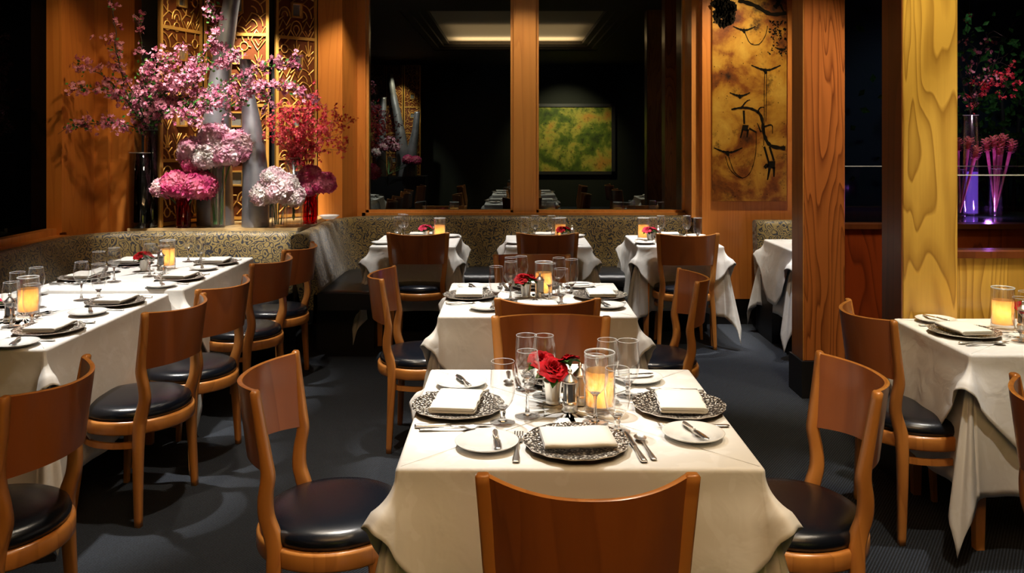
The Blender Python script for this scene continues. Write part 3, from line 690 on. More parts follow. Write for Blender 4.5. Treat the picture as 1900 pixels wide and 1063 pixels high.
def centre(cx, cy, tdesc, candle, cup, pep=None, salt=None, rose='rose', roses=1, lit=.9):
    at = 'on the '+tdesc
    x, y = cx+candle[0], cy+candle[1]; put('candle_holder', (x, y, CLOTH), 0, 'glass cylinder with glowing amber candle '+at, 'candle', 'amber table candles'); CANDLES.append((x, y, CLOTH+.08, lit))
    x, y = cx+cup[0], cy+cup[1]; put('rose_cup', (x, y, CLOTH), 0, 'small silver cup holding roses '+at, 'cup', 'silver rose cups')
    kd = 'rose' if rose == 'rose' else 'rose_pink'; cn = 'red' if rose == 'rose' else 'pinkish red'
    if roses == 3:
        for dx, dy, dz, s_, q, lab in ((.002, -.02, .113, .93, (.5, .1, .3), 'large open red rose, lowest and nearest in the cup '), (-.033, .018, .128, .76, (.2, -.5, 1.3), 'red rose at upper left of the cup '), (.045, .012, .132, .62, (.1, .5, 2.2), 'small red rose at upper right of the cup ')):
            put(kd, (x+dx, y+dy, CLOTH+dz), 0, lab+at, 'flower', 'roses in silver cups', name='rose', rot=q, scale=s_)
    else:
        for dx, dy, dz, s_, q, lab in ((-.022, -.005, .098, .78, (.35, -.3, .3), cn+' rose at left in the cup '), (.024, .004, .1, .74, (.3, .35, 1.3), cn+' rose at right in the cup ')):
            put(kd, (x+dx, y+dy, CLOTH+dz), 0, lab+at, 'flower', 'roses in silver cups', name='rose', rot=q, scale=s_)
    if pep: put('pepper_shaker', (cx+pep[0], cy+pep[1], CLOTH), .3, 'silver capped pepper shaker '+at, 'shaker', 'pepper shakers')
    if salt: put('salt_shaker', (cx+salt[0], cy+salt[1], CLOTH), .3, 'silver capped salt shaker '+at, 'shaker', 'salt shakers')

# front and second table
T = 'front table'; cx, cy = .166, 2.475
make_table(cx, cy, .9, .88, 'the front table', 1)
for dg, sd, ds in ((0, 'near seat', .3), (270, 'left seat', .325), (180, 'far seat', .3), (90, 'right seat', .325)): setting(cx, cy, dg, ds, sd, T, gl=((.067, -.122), (.12, -.192)))
centre(cx, cy, T, (.09, -.02), (-.043, .05), (.003, -.02), (.038, .045), roses=3)
T = 'second table'; cx, cy = .115, 4.21
make_table(cx, cy, .9, .88, 'the second table', 2)
for dg, sd, ds in ((0, 'near seat', .3), (270, 'left seat', .325), (180, 'far seat', .3), (90, 'right seat', .325)): setting(cx, cy, dg, ds, sd, T, gl=((.067, -.122), (.12, -.192)))
centre(cx, cy, T, (.045, .03), (-.045, 0), None, (.025, -.005))
# three small tables along the back banquette
for cx, T, cpos, rpos, glp, sd_, ros in ((-.735, 'left small back table', (.17, .0), (.06, .04), ((-.12, .12), (-.17, .08), (-.15, .17)), 3, 'rose_pink'),
                              (.27, 'middle small back table', (.11, .03), (.13, -.09), ((-.09, .05), (-.17, .06), (.04, .04), (.075, -.02)), 4, 'rose'),
                              (1.25, 'right small back table', (-.22, .02), (-.19, -.12), ((-.085, .02), (-.14, .05), (.12, .02), (.2, .0)), 5, 'rose_pink')):
    cy = 6.57
    make_table(cx, cy, .64, .72, 'the '+T, sd_, push=.2)
    for j, (gx, gy) in enumerate(glp):
        wine = j in (0, 2); kd = 'wine_glass' if wine else 'water_goblet'
        side = ('left', 'leftmost', 'right', 'rightmost')[j] if len(glp) == 4 else ('front', 'leftmost', 'rear')[j]
        put(kd, (cx+gx, cy+gy, CLOTH), 0, '%s %s on the %s' % (side, 'wine glass' if wine else 'water goblet', T), 'glass', 'glasses on the small back tables')
    setting(cx, cy, 0, .22, 'near seat', T, glasses=False, cut=False)
    setting(cx, cy, 180, .22, 'bench seat', T, glasses=False, cut=False)
    centre(cx, cy, T, cpos, rpos, None, (rpos[0]+.065, rpos[1]+.02), rose=ros, lit=.5)
# left tables
def rowsetting(cx, cy, y, side, sdesc, T, gl=True):
    # aisle seats face -x (seat on the right, deg 90), bench seats deg 270; y offset along the table
    deg = 90 if side == 'aisle' else 270
    setting(cx, cy+y, deg, .27, sdesc, T, gl=((.09, -.06), (.13, -.125)))
for cx, cy, w_, d_, T, sd_ in ((-2.178, 3.755, .826, 1.15, 'nearer left table', 6), (-2.148, 5.045, .826, 1.2, 'farther left table', 7)):
    make_table(cx, cy, w_, d_, 'the '+T, sd_, under=.52)
    for yy, q in ((-.29, 'near'), (.29, 'far')):
        rowsetting(cx, cy, yy, 'aisle', q+' aisle seat', T); rowsetting(cx, cy, yy, 'bench', q+' bench seat', T)
centre(-2.178, 3.755, 'nearer left table', (.0, .03), (-.12, -.07), (-.0, -.11), None, rose='rose_pink')
centre(-2.148, 5.045, 'farther left table', (.04, .1), (-.06, .0), (.03, .03), None, rose='rose')
# right table
T = 'right table'; cx, cy = 2.065, 3.42
make_table(cx, cy, .75, .63, 'the right table', 8, topdrop=.16)
setting(cx, cy, 270, .225, 'left seat', T, gl=((.08, -.02), (.13, -.07)))
setting(cx, cy, 90, .225, 'right seat', T, gl=((.03, -.1), (.09, -.13)))
centre(cx, cy, T, (-.01, .1), (.085, .07), (.05, .06), (.085, .03))
# booth table behind the column
make_table(2.36, 6.3, .74, .7, 'the booth table behind the oak column', 9)

# ------------------------------------------------------------------ painting
def painting():
    x0, x1, z0, z1, y = 1.648, 2.262, 1.03, 3.0, 6.93
    o = empty('wall_art', ((x0+x1)/2, 6.95, z0)); tag(o, 'tall gold painting with swinging monkeys and birds on the wood wall', 'painting')
    off = Matrix.Translation((-(x0+x1)/2, -6.95, -z0))
    b_ = MB(); b_.box(x0, x1, y-.012, 6.949, z0, z1, bev=.003); b_.xform(off); b_.build('canvas', M['goldleaf'], o)
    f_ = MB()
    def pt(px, py): return P(max(1324, min(1459, px)), py, y-.014)
    def flush(nm):
        if f_.v: f_.xform(off); f_.build(nm, M['paint_dark'], o); f_.v = []; f_.f = []; f_.m = []; f_.sm = []
    def stroke(pts, w0, w1=None, n=5, mb=f_):
        sp_ = spline([pt(*p) for p in pts], n) if len(pts) > 2 else [pt(*p) for p in pts]
        w1 = w0 if w1 is None else w1; k = len(sp_); l_, r_ = [], []
        for i, p in enumerate(sp_):
            d = (sp_[min(i+1, k-1)]-sp_[max(i-1, 0)]).normalized(); nn = Vector((-d.z, 0, d.x)); ww = (w0+(w1-w0)*i/(k-1))*y/F/2
            ww *= 1+.25*math.sin(i*2.3)
            l_.append(p+nn*ww); r_.append(p-nn*ww)
        mb.grid([l_, r_])
        mb.grid([[q_+Vector((0, -.0006, 0)) for q_ in l_], [q_+Vector((0, -.0006, 0)) for q_ in r_]])
    # main branches
    stroke([(1457, 275), (1430, 270), (1418, 250), (1412, 215), (1395, 202), (1375, 200), (1357, 203)], 7, 3)
    stroke([(1375, 200), (1385, 188), (1392, 185)], 3, 1); stroke([(1405, 210), (1410, 200), (1418, 199)], 3, 1); stroke([(1418, 235), (1432, 232), (1433, 248)], 3, 1)
    stroke([(1412, 245), (1405, 228)], 3, 1)
    stroke([(1370, 0), (1400, 10), (1430, 26), (1460, 24)], 8, 6); stroke([(1325, 0), (1350, 30), (1366, 8)], 20, 4)
    flush('painted_branches')
    # foliage blots
    rnd = random.Random(2)
    for _ in range(130):
        if rnd.random() < .6: px, py = 1428+rnd.random()*32, 40+rnd.random()**1.5*62
        else: px, py = 1323+rnd.random()**1.3*34, rnd.random()**1.2*44
        stroke([(px, py), (px+rnd.uniform(-4, 4), py+rnd.uniform(-4, 4))], rnd.uniform(2, 5), 1)
    for _ in range(60):
        a_ = rnd.random()*6.28; q_ = rnd.random()**.5*24; px, py = 1341+q_*.7*math.cos(a_)+4, 22+q_*math.sin(a_)*1.1
        stroke([(px-6, py+rnd.uniform(-4, 4)), (px, py), (px+6, py+rnd.uniform(-4, 4))], 9, 6)
    for _ in range(90): px, py = 1322+rnd.random()*138, 40+rnd.random()*325; stroke([(px, py), (px+rnd.uniform(-1, 1), py+rnd.uniform(0.5, 2))], rnd.uniform(.8, 2), .5)
    flush('painted_foliage')
    # swallows
    for bx, by, s_ in ((1380, 56, 1), (1420, 130, 1.3), (1372, 178, .9), (1350, 283, 1.25), (1450, 92, .6)):
        stroke([(bx-20*s_, by-7*s_), (bx-8*s_, by-2*s_), (bx, by)], 1.5, 5); stroke([(bx+22*s_, by-7*s_), (bx+8*s_, by-1*s_), (bx, by)], 1.5, 5); stroke([(bx-2, by-2), (bx+2, by+5*s_)], 6*s_, 3)
    flush('painted_birds')
    # swinging vines
    stroke([(1419, 132), (1418, 160), (1418, 225), (1417, 270)], 1.2); stroke([(1422, 132), (1422, 180), (1421, 225)], 1.2)
    stroke([(1382, 60), (1392, 80), (1408, 82), (1420, 66), (1424, 48)], 1.2); stroke([(1346, 290), (1355, 315), (1375, 330), (1392, 320), (1402, 285), (1403, 245)], 1.2); stroke([(1352, 290), (1362, 318), (1378, 331)], 1.2)
    flush('painted_vines')
    # hanging monkeys
    stroke([(1380, 205), (1381, 230)], 4, 3); stroke([(1377, 236), (1388, 238)], 9, 10); stroke([(1378, 240), (1374, 256)], 4, 2); stroke([(1388, 240), (1386, 255)], 4, 2); stroke([(1390, 238), (1403, 245)], 3, 2)
    stroke([(1418, 272), (1426, 300)], 4, 3); stroke([(1428, 272), (1436, 298)], 4, 3); stroke([(1424, 305), (1438, 306)], 12, 12); stroke([(1419, 306), (1424, 310)], 8, 8); stroke([(1428, 312), (1424, 334)], 5, 2); stroke([(1436, 310), (1436, 328)], 5, 2)
    stroke([(1437, 14), (1445, 4), (1440, -6)], 8, 6); stroke([(1448, 8), (1454, 22)], 4, 2)
    flush('painted_monkeys')
painting()

# ------------------------------------------------------------------ carved folding screen
def screen(panels, z0, z1, label, seed):
    (ax, ay), _ = panels[0]
    o = empty('folding_screen', (ax, ay, z0)); tag(o, label, 'screen')
    rnd = random.Random(seed)
    for (p, q) in panels:
        p = Vector(p); q = Vector(q); d = (q-p); W = d.length; d.normalize()
        nrm = Vector((d.y, -d.x))
        def wp(u, z, out_=0): return (p.x+d.x*u+nrm.x*out_-ax, p.y+d.y*u+nrm.y*out_-ay, z-z0)
        b_ = MB()
        def slab(u0, u1, za, zb, o0, o1, mi):
            vs = [wp(u0, za, o0), wp(u1, za, o0), wp(u1, za, o1), wp(u0, za, o1)]; vt = [wp(u0, zb, o0), wp(u1, zb, o0), wp(u1, zb, o1), wp(u0, zb, o1)]
            b_.sweep([vs, vt], mi)
        slab(0, W, z0, z1, -.012, .0, 1)
        slab(0, .022, z0, z1, -.015, .014, 0); slab(W-.022, W, z0, z1, -.015, .014, 0)
        z = z0; H_ = .5
        zs = [z0+.02, z0+.2, z0+.48, z0+.92, z0+1.2, z0+1.455, z0+1.75, z1-.02]
        for zz in (zs[2], zs[3]-.02, zs[5], zs[0]): slab(.02, W-.02, zz-.012, zz+.012, -.005, .012, 0)
        # small square windows with pale surrounds
        wins = [(z0+.27, z0+.39), (z0+.73, z0+.85), (z0+1.22, z0+1.33), (z0+1.62, z0+1.74)]
        pt_ = o.name and None
        for (za, zb) in wins:
            uc = W/2; h = .05
            for (u0, u1, a_, c_) in ((uc-h, uc-h+.012, za, zb), (uc+h-.012, uc+h, za, zb), (uc-h, uc+h, za, za+.012), (uc-h, uc+h, zb-.012, zb)): slab(u0, u1, a_, c_, 0, .02, 0)
            slab(uc-h+.012, uc+h-.012, za+.012, zb-.012, .0, .003, 2)
        pan = b_.build('panel', [M['bronze'], M['bronze_back'], M['screen_mirror']], o)
        r_ = MB()
        def rib(pts, rad=.0052):
            pp = [wp(max(.025, min(W-.025, u)), zz, .004) for u, zz in pts]; r_.tube(pp, rad, 5, cap=False)
        cell = .105; nz = int((z1-z0)/cell); nu = max(2, round((W-.05)/cell)); cw = (W-.05)/nu
        for iz in range(nz):
            for iu in range(nu):
                cu = .025+cw*(iu+.5); cz = z0+.05+cell*(iz+.5)
                if any(za-.03 < cz < zb+.03 for za, zb in wins) and abs(cu-W/2) < .06: continue
                k = rnd.choice('arzocvdd'); h = cell*.5; w2 = cw*.5; j = lambda: rnd.uniform(-.008, .008)
                if k == 'a':
                    for rr_ in (h*.95, h*.5): rib([(cu+rr_*math.cos(a_), cz-h+rr_*1.5*math.sin(a_)) for a_ in [PI*t_/8 for t_ in range(9)]])
                elif k == 'r':
                    for a_ in (.15, .35, .5, .65, .85): rib([(cu+j(), cz-h), (cu+w2*1.1*math.cos(PI*a_), cz-h+2*h*math.sin(PI*a_))])
                    rib([(cu+.02*math.cos(a_), cz-h+.02*math.sin(a_)) for a_ in [PI*t_/6 for t_ in range(7)]])
                elif k == 'z': rib([(cu-w2, cz-h+j()), (cu-w2*.3, cz+h*.5), (cu+w2*.3, cz-h*.4), (cu+w2, cz+h+j())]); rib([(cu-w2, cz+h*.3), (cu-w2*.2, cz+h)]); rib([(cu+w2*.2, cz-h), (cu+w2, cz-h*.1)])
                elif k == 'o': rib([(cu+.03*math.cos(a_), cz+.034*math.sin(a_)) for a_ in [2*PI*t_/12 for t_ in range(13)]]); rib([(cu-w2, cz+j()), (cu-.03, cz)]); rib([(cu+.03, cz), (cu+w2, cz+j())]); rib([(cu, cz+.034), (cu+j(), cz+h)])
                elif k == 'c': rib([(cu-w2+w2*1.6*math.cos(a_), cz-h+2*h*math.sin(a_)) for a_ in [PI/2*t_/8 for t_ in range(9)]]); rib([(cu-w2+w2*.8*math.cos(a_), cz-h+h*math.sin(a_)) for a_ in [PI/2*t_/8 for t_ in range(9)]]); rib([(cu+w2*.1, cz+h*.2), (cu+w2, cz+h)])
                elif k == 'v': rib([(cu-w2, cz+h), (cu+j(), cz-h*.6), (cu+w2, cz+h)]); rib([(cu-w2*.5, cz+h), (cu, cz+h*.1), (cu+w2*.5, cz+h)]); rib([(cu, cz-h*.6), (cu, cz-h)])
                else: rib([(cu-w2, cz-h), (cu+j()*2, cz+j()*2), (cu+w2, cz-h*.2)]); rib([(cu, cz), (cu+j(), cz+h)]); rib([(cu-w2*.9, cz+h*.8), (cu-w2*.3, cz+h*.3), (cu, cz)])
        r_.build('relief_carving', M['bronze'], pan)
    return o
M['screen_mirror'] = plain('aged_mirror_inset', (.5, .5, .46), .25, .8)
screen([((-2.545, 6.07), (-2.40, 6.49)), ((-2.39, 6.53), (-1.91, 6.61)), ((-1.885, 6.7), (-1.62, 6.955))], .905, 3.1, 'tall gilded folding screen with carved relief behind the flowers', 4)

# ------------------------------------------------------------------ vases and flowers
LZ = .903
def vase_lathe(name, x, y, z, prof, mat, label, cat='vase', group=None, n=32, extra=None):
    b_ = MB(); b_.lathe(prof, n); o = b_.build(name, M[mat], None, (x, y, z)); tag(o, label, cat, group); return o
def glass_vase(x, y, z, r, h, mat, label, base=.012, mats=None):
    o = empty('glass_vase', (x, y, z)); tag(o, label, 'vase', 'glass flower vases')
    b_ = MB(); b_.lathe([(r, .002), (r, h), (r-.003, h+.001), (r-.004, h), (r-.004, base)], 36); b_.build('wall', M[mat], o)
    b_ = MB(); b_.lathe([(.0001, 0), (r-.001, 0), (r, .002), (r-.0045, base), (.0001, base)], 36); b_.build('bottom', M['glass_foot'] if mat == 'glass' else M[mat], o)
    b_ = MB(); b_.lathe([(r-.004, h), (r-.002, h+.002), (r, h), (r-.002, h-.002), (r-.004, h)], 36); b_.build('rim', M['glass_edge'], o)
    return o
def horn(pts, rads, label):
    base = Vector(pts[0]); b_ = MB(); sp_ = spline([Vector(p)-base for p in pts], 8); k = len(sp_); rr_ = []
    for i in range(k): f = i/8; a = min(int(f), len(rads)-1); c_ = min(a+1, len(rads)-1); rr_.append(rads[a]+(rads[c_]-rads[a])*(f-a))
    rows = [[(p.x+r_*math.cos(2*PI*j/36), p.y+r_*math.sin(2*PI*j/36), p.z) for j in range(36)] for p, r_ in zip(sp_, rr_)]
    rows += [[(p[0]*.94+sp_[-1].x*.06, p[1]*.94+sp_[-1].y*.06, p[2]) for p in rows[-1]], [(p[0]*.94+sp_[-1].x*.06, p[1]*.94+sp_[-1].y*.06, p[2]-.15) for p in rows[-1]]]
    b_.grid(rows, cv=True); o = b_.build('tall_metal_vase', M['alu'], None, base); tag(o, label, 'vase', 'tall tapering metal vases'); return o
def zp(px, py, d): v_ = P(px, py, d); return (v_.x, v_.y, v_.z)
d1 = 6.3
horn([( (400-PX)*d1/F, d1, LZ), zp(399, 330, d1), zp(402, 240, d1), zp(410, 130, d1), zp(425, 30, d1), zp(436, -40, d1), zp(444, -100, d1)], [.135, .125, .105, .075, .062, .058, .05], 'tallest grey tapered metal vase leaning right, at the left')
d2 = 6.17
horn([((474-PX)*d2/F, d2, LZ), zp(474, 330, d2), zp(468, 240, d2), zp(461, 180, d2), zp(458, 130, d2), zp(455, 110, d2)], [.098, .094, .072, .05, .043, .04], 'shorter grey tapered metal vase at the right of the tall one')
def gx(px, d): return (px-PX)*d/F
glass_vase(gx(259, 6.04)+.0, 6.1, LZ, .098, .54, 'glass_dark', 'wide smoked glass cylinder at the left end of the ledge')
glass_vase(gx(269, 5.98)+.005, 6.1, LZ+.014, .058, .69, 'glass_dark', 'narrow tall glass cylinder standing inside the smoked one')
glass_vase(gx(340, 6.08), 6.08, LZ, .052, .235, 'glass_red', 'red glass vase under the dark pink hydrangeas at left')
glass_vase(gx(404, 6.1), 6.1, LZ, .052, .47, 'glass', 'tall clear glass vase holding long hydrangea stems')
glass_vase(gx(516, 6.1), 6.1, LZ, .046, .2, 'glass', 'short clear glass vase under the white hydrangeas')
glass_vase(gx(545, 6.22), 6.22, LZ, .062, .5, 'glass', 'tall clear glass vase holding the red orchid sprays')
glass_vase(gx(575, 6.36), 6.36, LZ, .055, .22, 'glass_red', 'bright red glass vase at the right end of the ledge')
b = MB(); b.lathe([(.0001, 0), (.04, 0), (.045, .004), (.06, .02), (.075, .03), (.08, .031), (.075, .026), (.05, .006), (.0001, .004)], 30, rmod=lambda a: 1+.06*math.sin(8*a)); o = b.build('glass_dish', M['glass_edge'], None, (gx(612, 6.75), 6.72, LZ)); tag(o, 'small clear dish at the right end of the flower ledge', 'dish')

def floret_head(R, seed, n=300, size=.024, mat='hyd_pink'):
    rnd = random.Random(seed); b_ = MB()
    rows = []
    for i in range(9):
        ph = PI*i/8; rows.append([(R*.86*math.sin(ph)*math.cos(2*PI*k/14), R*.86*math.sin(ph)*math.sin(2*PI*k/14), R*.8*math.cos(ph)) for k in range(14)])
    b_.grid(rows, cv=True)
    for i in range(n):
        zc = 1-1.75*(i+.5)/n; a = i*2.39996; rr_ = math.sqrt(max(0, 1-zc*zc))
        nrm = Vector((rr_*math.cos(a), rr_*math.sin(a), zc)); lump = 1+.05*math.sin(a*3+zc*4)+.04*rnd.uniform(-1, 1)
        c_ = Vector((nrm.x, nrm.y, nrm.z*.9))*R*lump
        nrm = (nrm+Vector([rnd.uniform(-.4, .4) for _ in range(3)])).normalized()
        t1 = nrm.cross(Vector((.3, .2, .9))).normalized(); t2 = nrm.cross(t1); ro = rnd.uniform(0, PI); s_ = size*rnd.uniform(.75, 1.15)
        for k in range(4):
            an = ro+k*PI/2; e = t1*math.cos(an)+t2*math.sin(an); g_ = t2*math.cos(an)-t1*math.sin(an)
            o_ = len(b_.v); cup = rnd.uniform(-.1, .5)
            b_.v += [tuple(c_), tuple(c_+e*s_*.45+g_*s_*.42+nrm*s_*.12), tuple(c_+e*s_*.9+nrm*s_*cup), tuple(c_+e*s_*.45-g_*s_*.42+nrm*s_*.12)]
            b_.face((o_, o_+1, o_+2, o_+3), 0, False)
    return b_.mesh('flower_head', M[mat])
HEADS = {}
for k, (mt, sd) in enumerate((('hyd_pink', 1), ('hyd_white', 2), ('hyd_hot', 3))): HEADS[mt] = [floret_head(.085, sd+10*q, mat=mt) for q in range(2)]
def hydrangea(px, py, d, rpx, mt, foot, label, group):
    """head centre at a pixel; foot = where the stem ends inside its vase"""
    c_ = P(px, py, d); s_ = rpx*d/F/.085
    o = empty('hydrangea', c_); tag(o, label, 'flower', group)
    h = bpy.data.objects.new('flower_head', random.Random(px*7+py).choice(HEADS[mt])); C.objects.link(h); h.parent = o; h.scale = (s_, s_, s_); h.rotation_euler = (.2*math.sin(px), .2*math.cos(py), px*.7)
    f_ = Vector(foot)-c_; m_ = Vector((f_.x*.75, f_.y*.75, f_.z*.45)); b_ = MB(); b_.tube(spline([(0, 0, -.03), m_, f_], 6), .0045, 6); b_.build('stem', M['stemgreen'], o)
G = 'hydrangeas in the niche'; fl = LZ+.02
fv = (gx(404, 6.1), 6.1)
for px, py, r_, mt, dx, dy, lb in ((362, 283, 30, 'hyd_pink', .02, .02, 'pale pink hydrangea at far left of the tall clear vase'), (385, 291, 26, 'hyd_white', .02, -.01, 'whitish hydrangea lower left above the tall clear vase'), (398, 258, 29, 'hyd_pink', .01, .01, 'pink hydrangea at the top of the tall clear vase'), (417, 284, 30, 'hyd_pink', -.02, 0, 'pale pink hydrangea in the middle above the tall clear vase'), (437, 272, 32, 'hyd_pink', -.02, .02, 'dusty pink hydrangea at far right of the tall clear vase'), (358, 306, 18, 'hyd_hot', .02, 0, 'small bright pink hydrangea hanging low at left of clear vase')):
    hydrangea(px, py, 6.05+dy*3, r_, mt, (fv[0]-dx*1.2, fv[1]+dy, fl), lb, G)
fv = (gx(340, 6.08), 6.08)
for px, py, r_, mt, dx, lb in ((303, 349, 20, 'hyd_pink', .02, 'small pink hydrangea at far left of left red vase'), (328, 344, 28, 'hyd_hot', .01, 'deep pink hydrangea left above the left red vase'), (347, 350, 23, 'hyd_hot', 0, 'deep pink hydrangea centred above the left red vase'), (371, 346, 29, 'hyd_hot', -.02, 'coral pink hydrangea right above the left red vase')):
    hydrangea(px, py, 6.02+.02*math.sin(px), r_, mt, (fv[0]-dx, fv[1], fl), lb, G)
fv = (gx(516, 6.1), 6.1)
for px, py, r_, mt, dx, lb in ((492, 360, 25, 'hyd_white', .02, 'white hydrangea at left over the short clear vase'), (522, 350, 31, 'hyd_white', 0, 'large white hydrangea centred over the short clear vase'), (542, 364, 22, 'hyd_white', -.02, 'white hydrangea at right over the short clear vase'), (507, 330, 21, 'hyd_white', .01, 'pink-white hydrangea on top of the short clear vase bunch')):
    hydrangea(px, py, 6.03+.02*math.sin(px), r_, mt, (fv[0]-dx, fv[1], fl), lb, G)
fv = (gx(575, 6.36), 6.36)
for px, py, r_, mt, dx, lb in ((575, 325, 20, 'hyd_hot', 0, 'pink hydrangea on top above the right red vase'), (571, 347, 19, 'hyd_hot', .02, 'pink hydrangea lower left above the right red vase'), (600, 341, 22, 'hyd_hot', -.02, 'pink hydrangea at right above the right red vase')):
    hydrangea(px, py, 6.32, r_, mt, (fv[0]-dx, fv[1], fl), lb, G)

def bloom(mb, c_, s_, rnd, petals=5, mi=0):
    nrm = Vector((rnd.uniform(-1, 1), rnd.uniform(-1.4, .3), rnd.uniform(-.6, 1))).normalized()
    t1 = nrm.cross(Vector((.3, .2, .9))).normalized(); t2 = nrm.cross(t1)
    for k in range(petals):
        an = 2*PI*k/petals+rnd.uniform(-.2, .2); e = t1*math.cos(an)+t2*math.sin(an); g_ = t2*math.cos(an)-t1*math.sin(an)
        o_ = len(mb.v); mb.v += [tuple(c_), tuple(c_+e*s_*.6+g_*s_*.34+nrm*s_*.1), tuple(c_+e*s_+nrm*s_*.25), tuple(c_+e*s_*.6-g_*s_*.34+nrm*s_*.1)]
        mb.face((o_, o_+1, o_+2, o_+3), mi, False)
def leafy(mb, c_, s_, rnd):
    d = Vector((rnd.uniform(-1, 1), rnd.uniform(-1, 1), rnd.uniform(-.6, 1))).normalized(); g_ = d.cross(Vector((.1, 1, .2))).normalized(); nn = d.cross(g_)
    o_ = len(mb.v); mb.v += [tuple(c_), tuple(c_+d*s_*.5+g_*s_*.3+nn*s_*.08), tuple(c_+d*s_), tuple(c_+d*s_*.5-g_*s_*.3+nn*s_*.08)]
    mb.face((o_, o_+1, o_+2, o_+3), 0, False)
def branch(pts, seed, label, kind='blossom', group=None, r0=.007, start=.3, dens=60, spread=.07, size=.0155, leafd=25, name='blossom_branch', twigs=7, petals=5, bark='bark', cat='branch'):
    """a branch of its own: bark, blossoms and leaves; pts in world space"""
    rnd = random.Random(seed); base = Vector(pts[0]); sp_ = spline([Vector(p)-base for p in pts], 8)
    sp_ = [p+Vector((rnd.uniform(-.008, .008), rnd.uniform(-.01, .01), rnd.uniform(-.008, .008))) if 0 < i < len(sp_)-1 else p for i, p in enumerate(sp_)]
    k = len(sp_); wd = MB(); wd.tube(sp_, [r0*(1-.75*i/(k-1)) for i in range(k)], 6); bl = MB(); lf = MB(); tips = []
    length = sum((sp_[i+1]-sp_[i]).length for i in range(k-1))
    for i in range(twigs):
        f = start+(1-start)*(i+.5)/twigs; p = sp_[min(k-1, int(f*(k-1)))]; q = sp_[min(k-1, int(f*(k-1))+2)]; d = (q-p).normalized() if (q-p).length > 0 else Vector((0, 0, 1))
        side = Vector((rnd.uniform(-1, 1), rnd.uniform(-.6, .4), rnd.uniform(-.7, 1))).normalized(); ln = rnd.uniform(.6, 1.5)*spread
        tw = [p, p+(d*.5+side*.5)*ln*.6, p+(d*.4+side*.9)*ln]; wd.tube(tw, [r0*.35, r0*.25, r0*.18], 4); tips.append(tw)
    for i in range(dens):
        if rnd.random() < .45 and tips:
            tw = rnd.choice(tips); t_ = rnd.uniform(.3, 1.05); c_ = tw[0].lerp(tw[2], t_)
        else: c_ = sp_[min(k-1, int((start+(1-start)*rnd.random()**.85)*(k-1)))]
        cc = c_+Vector([rnd.gauss(0, .02) for _ in range(3)])
        for _ in range(rnd.choice((3, 4, 5))): bloom(bl, cc+Vector([rnd.gauss(0, size*.8) for _ in range(3)]), size*rnd.uniform(.75, 1.15), rnd, petals)
    for i in range(leafd):
        c_ = sp_[min(k-1, int((start*.8+(1-start*.8)*rnd.random())*(k-1)))]+Vector([rnd.gauss(0, .022) for _ in range(3)])
        leafy(lf, c_, rnd.uniform(.02, .036), rnd)
    o = wd.build(name, M[bark], None, base); tag(o, label, cat, group)
    if dens: bl.build('blossoms', M[kind], o)
    if leafd: lf.build('leaves', M['leaf'], o)
    return o
VB = (gx(269, 5.98), 6.1)
def vb(*px): return [(VB[0], VB[1], LZ+.05), (VB[0], VB[1]-.0, 1.5)]+[zp(*p) for p in px]
GB = 'pink blossom branches in the smoked vase'
brs = [([(245, 235, 6.05), (190, 228, 5.8), (126, 233, 5.65)], 70, 'low pink blossom branch reaching far left over the wood'),
       ([(250, 200, 6.05), (200, 170, 5.8), (128, 165, 5.65)], 75, 'pink blossom branch pointing left at middle height'),
       ([(235, 190, 6.0), (190, 140, 5.8), (142, 122, 5.65)], 55, 'short upper pink blossom branch at far left'),
       ([(252, 190, 6.05), (225, 130, 5.95), (210, 70, 5.9)], 60, 'pink blossom branch rising left in front of the wood'),
       ([(240, 180, 6.0), (216, 100, 5.9), (214, 40, 5.9), (205, -10, 5.9)], 14, 'nearly bare thin branch rising out at top left'),
       ([(290, 180, 6.05), (265, 110, 5.95), (258, 20, 5.9)], 50, 'pink blossom branch climbing through the dark gap'),
       ([(300, 180, 6.0), (350, 130, 5.9), (400, 70, 5.85), (385, 0, 5.85)], 110, 'dense pink branch rising along the tall vase'),
       ([(290, 190, 6.0), (340, 150, 5.85), (400, 118, 5.8), (440, 95, 5.8)], 110, 'pink blossom branch crossing in front of the tall vase'),
       ([(300, 200, 6.0), (370, 175, 5.85), (440, 150, 5.8), (500, 125, 5.8), (552, 118, 5.8)], 150, 'long pink branch reaching right, upper one'),
       ([(300, 205, 6.0), (380, 190, 5.8), (450, 170, 5.75), (520, 160, 5.75), (565, 172, 5.75)], 140, 'long pink branch reaching right, middle one'),
       ([(300, 215, 6.0), (360, 195, 5.85), (430, 195, 5.8), (475, 165, 5.8), (500, 195, 5.8)], 120, 'long pink branch reaching right, lowest one'),
       ([(290, 200, 6.0), (315, 160, 5.85), (345, 150, 5.8), (370, 130, 5.8)], 110, 'pink blossom branch over the left part of the screen'),
       ([(290, 215, 6.0), (310, 205, 5.85), (345, 215, 5.8), (365, 225, 5.8)], 90, 'low pink branch over the bottom left of the screen'),
       ([(280, 225, 6.0), (280, 190, 5.85), (300, 150, 5.8), (305, 110, 5.8)], 90, 'upright pink branch between vase and screen'),
       ([(262, 200, 6.0), (262, 160, 5.85), (280, 120, 5.8), (330, 105, 5.8)], 90, 'pink blossom branch arching above the smoked vase')]
for i, (p, dn, lb) in enumerate(brs): branch(vb(*p), 100+i, lb, dens=int(dn*.8), group=GB, leafd=int(dn*.8), start=.38, twigs=9)
VO = (gx(545, 6.22), 6.22)
orr = random.Random(9)
ors = [(505, 215), (520, 195), (540, 205), (560, 190), (578, 175), (592, 190), (610, 205), (640, 212), (655, 225), (646, 275), (625, 250), (600, 235), (570, 225), (535, 240), (503, 240), (585, 165)]
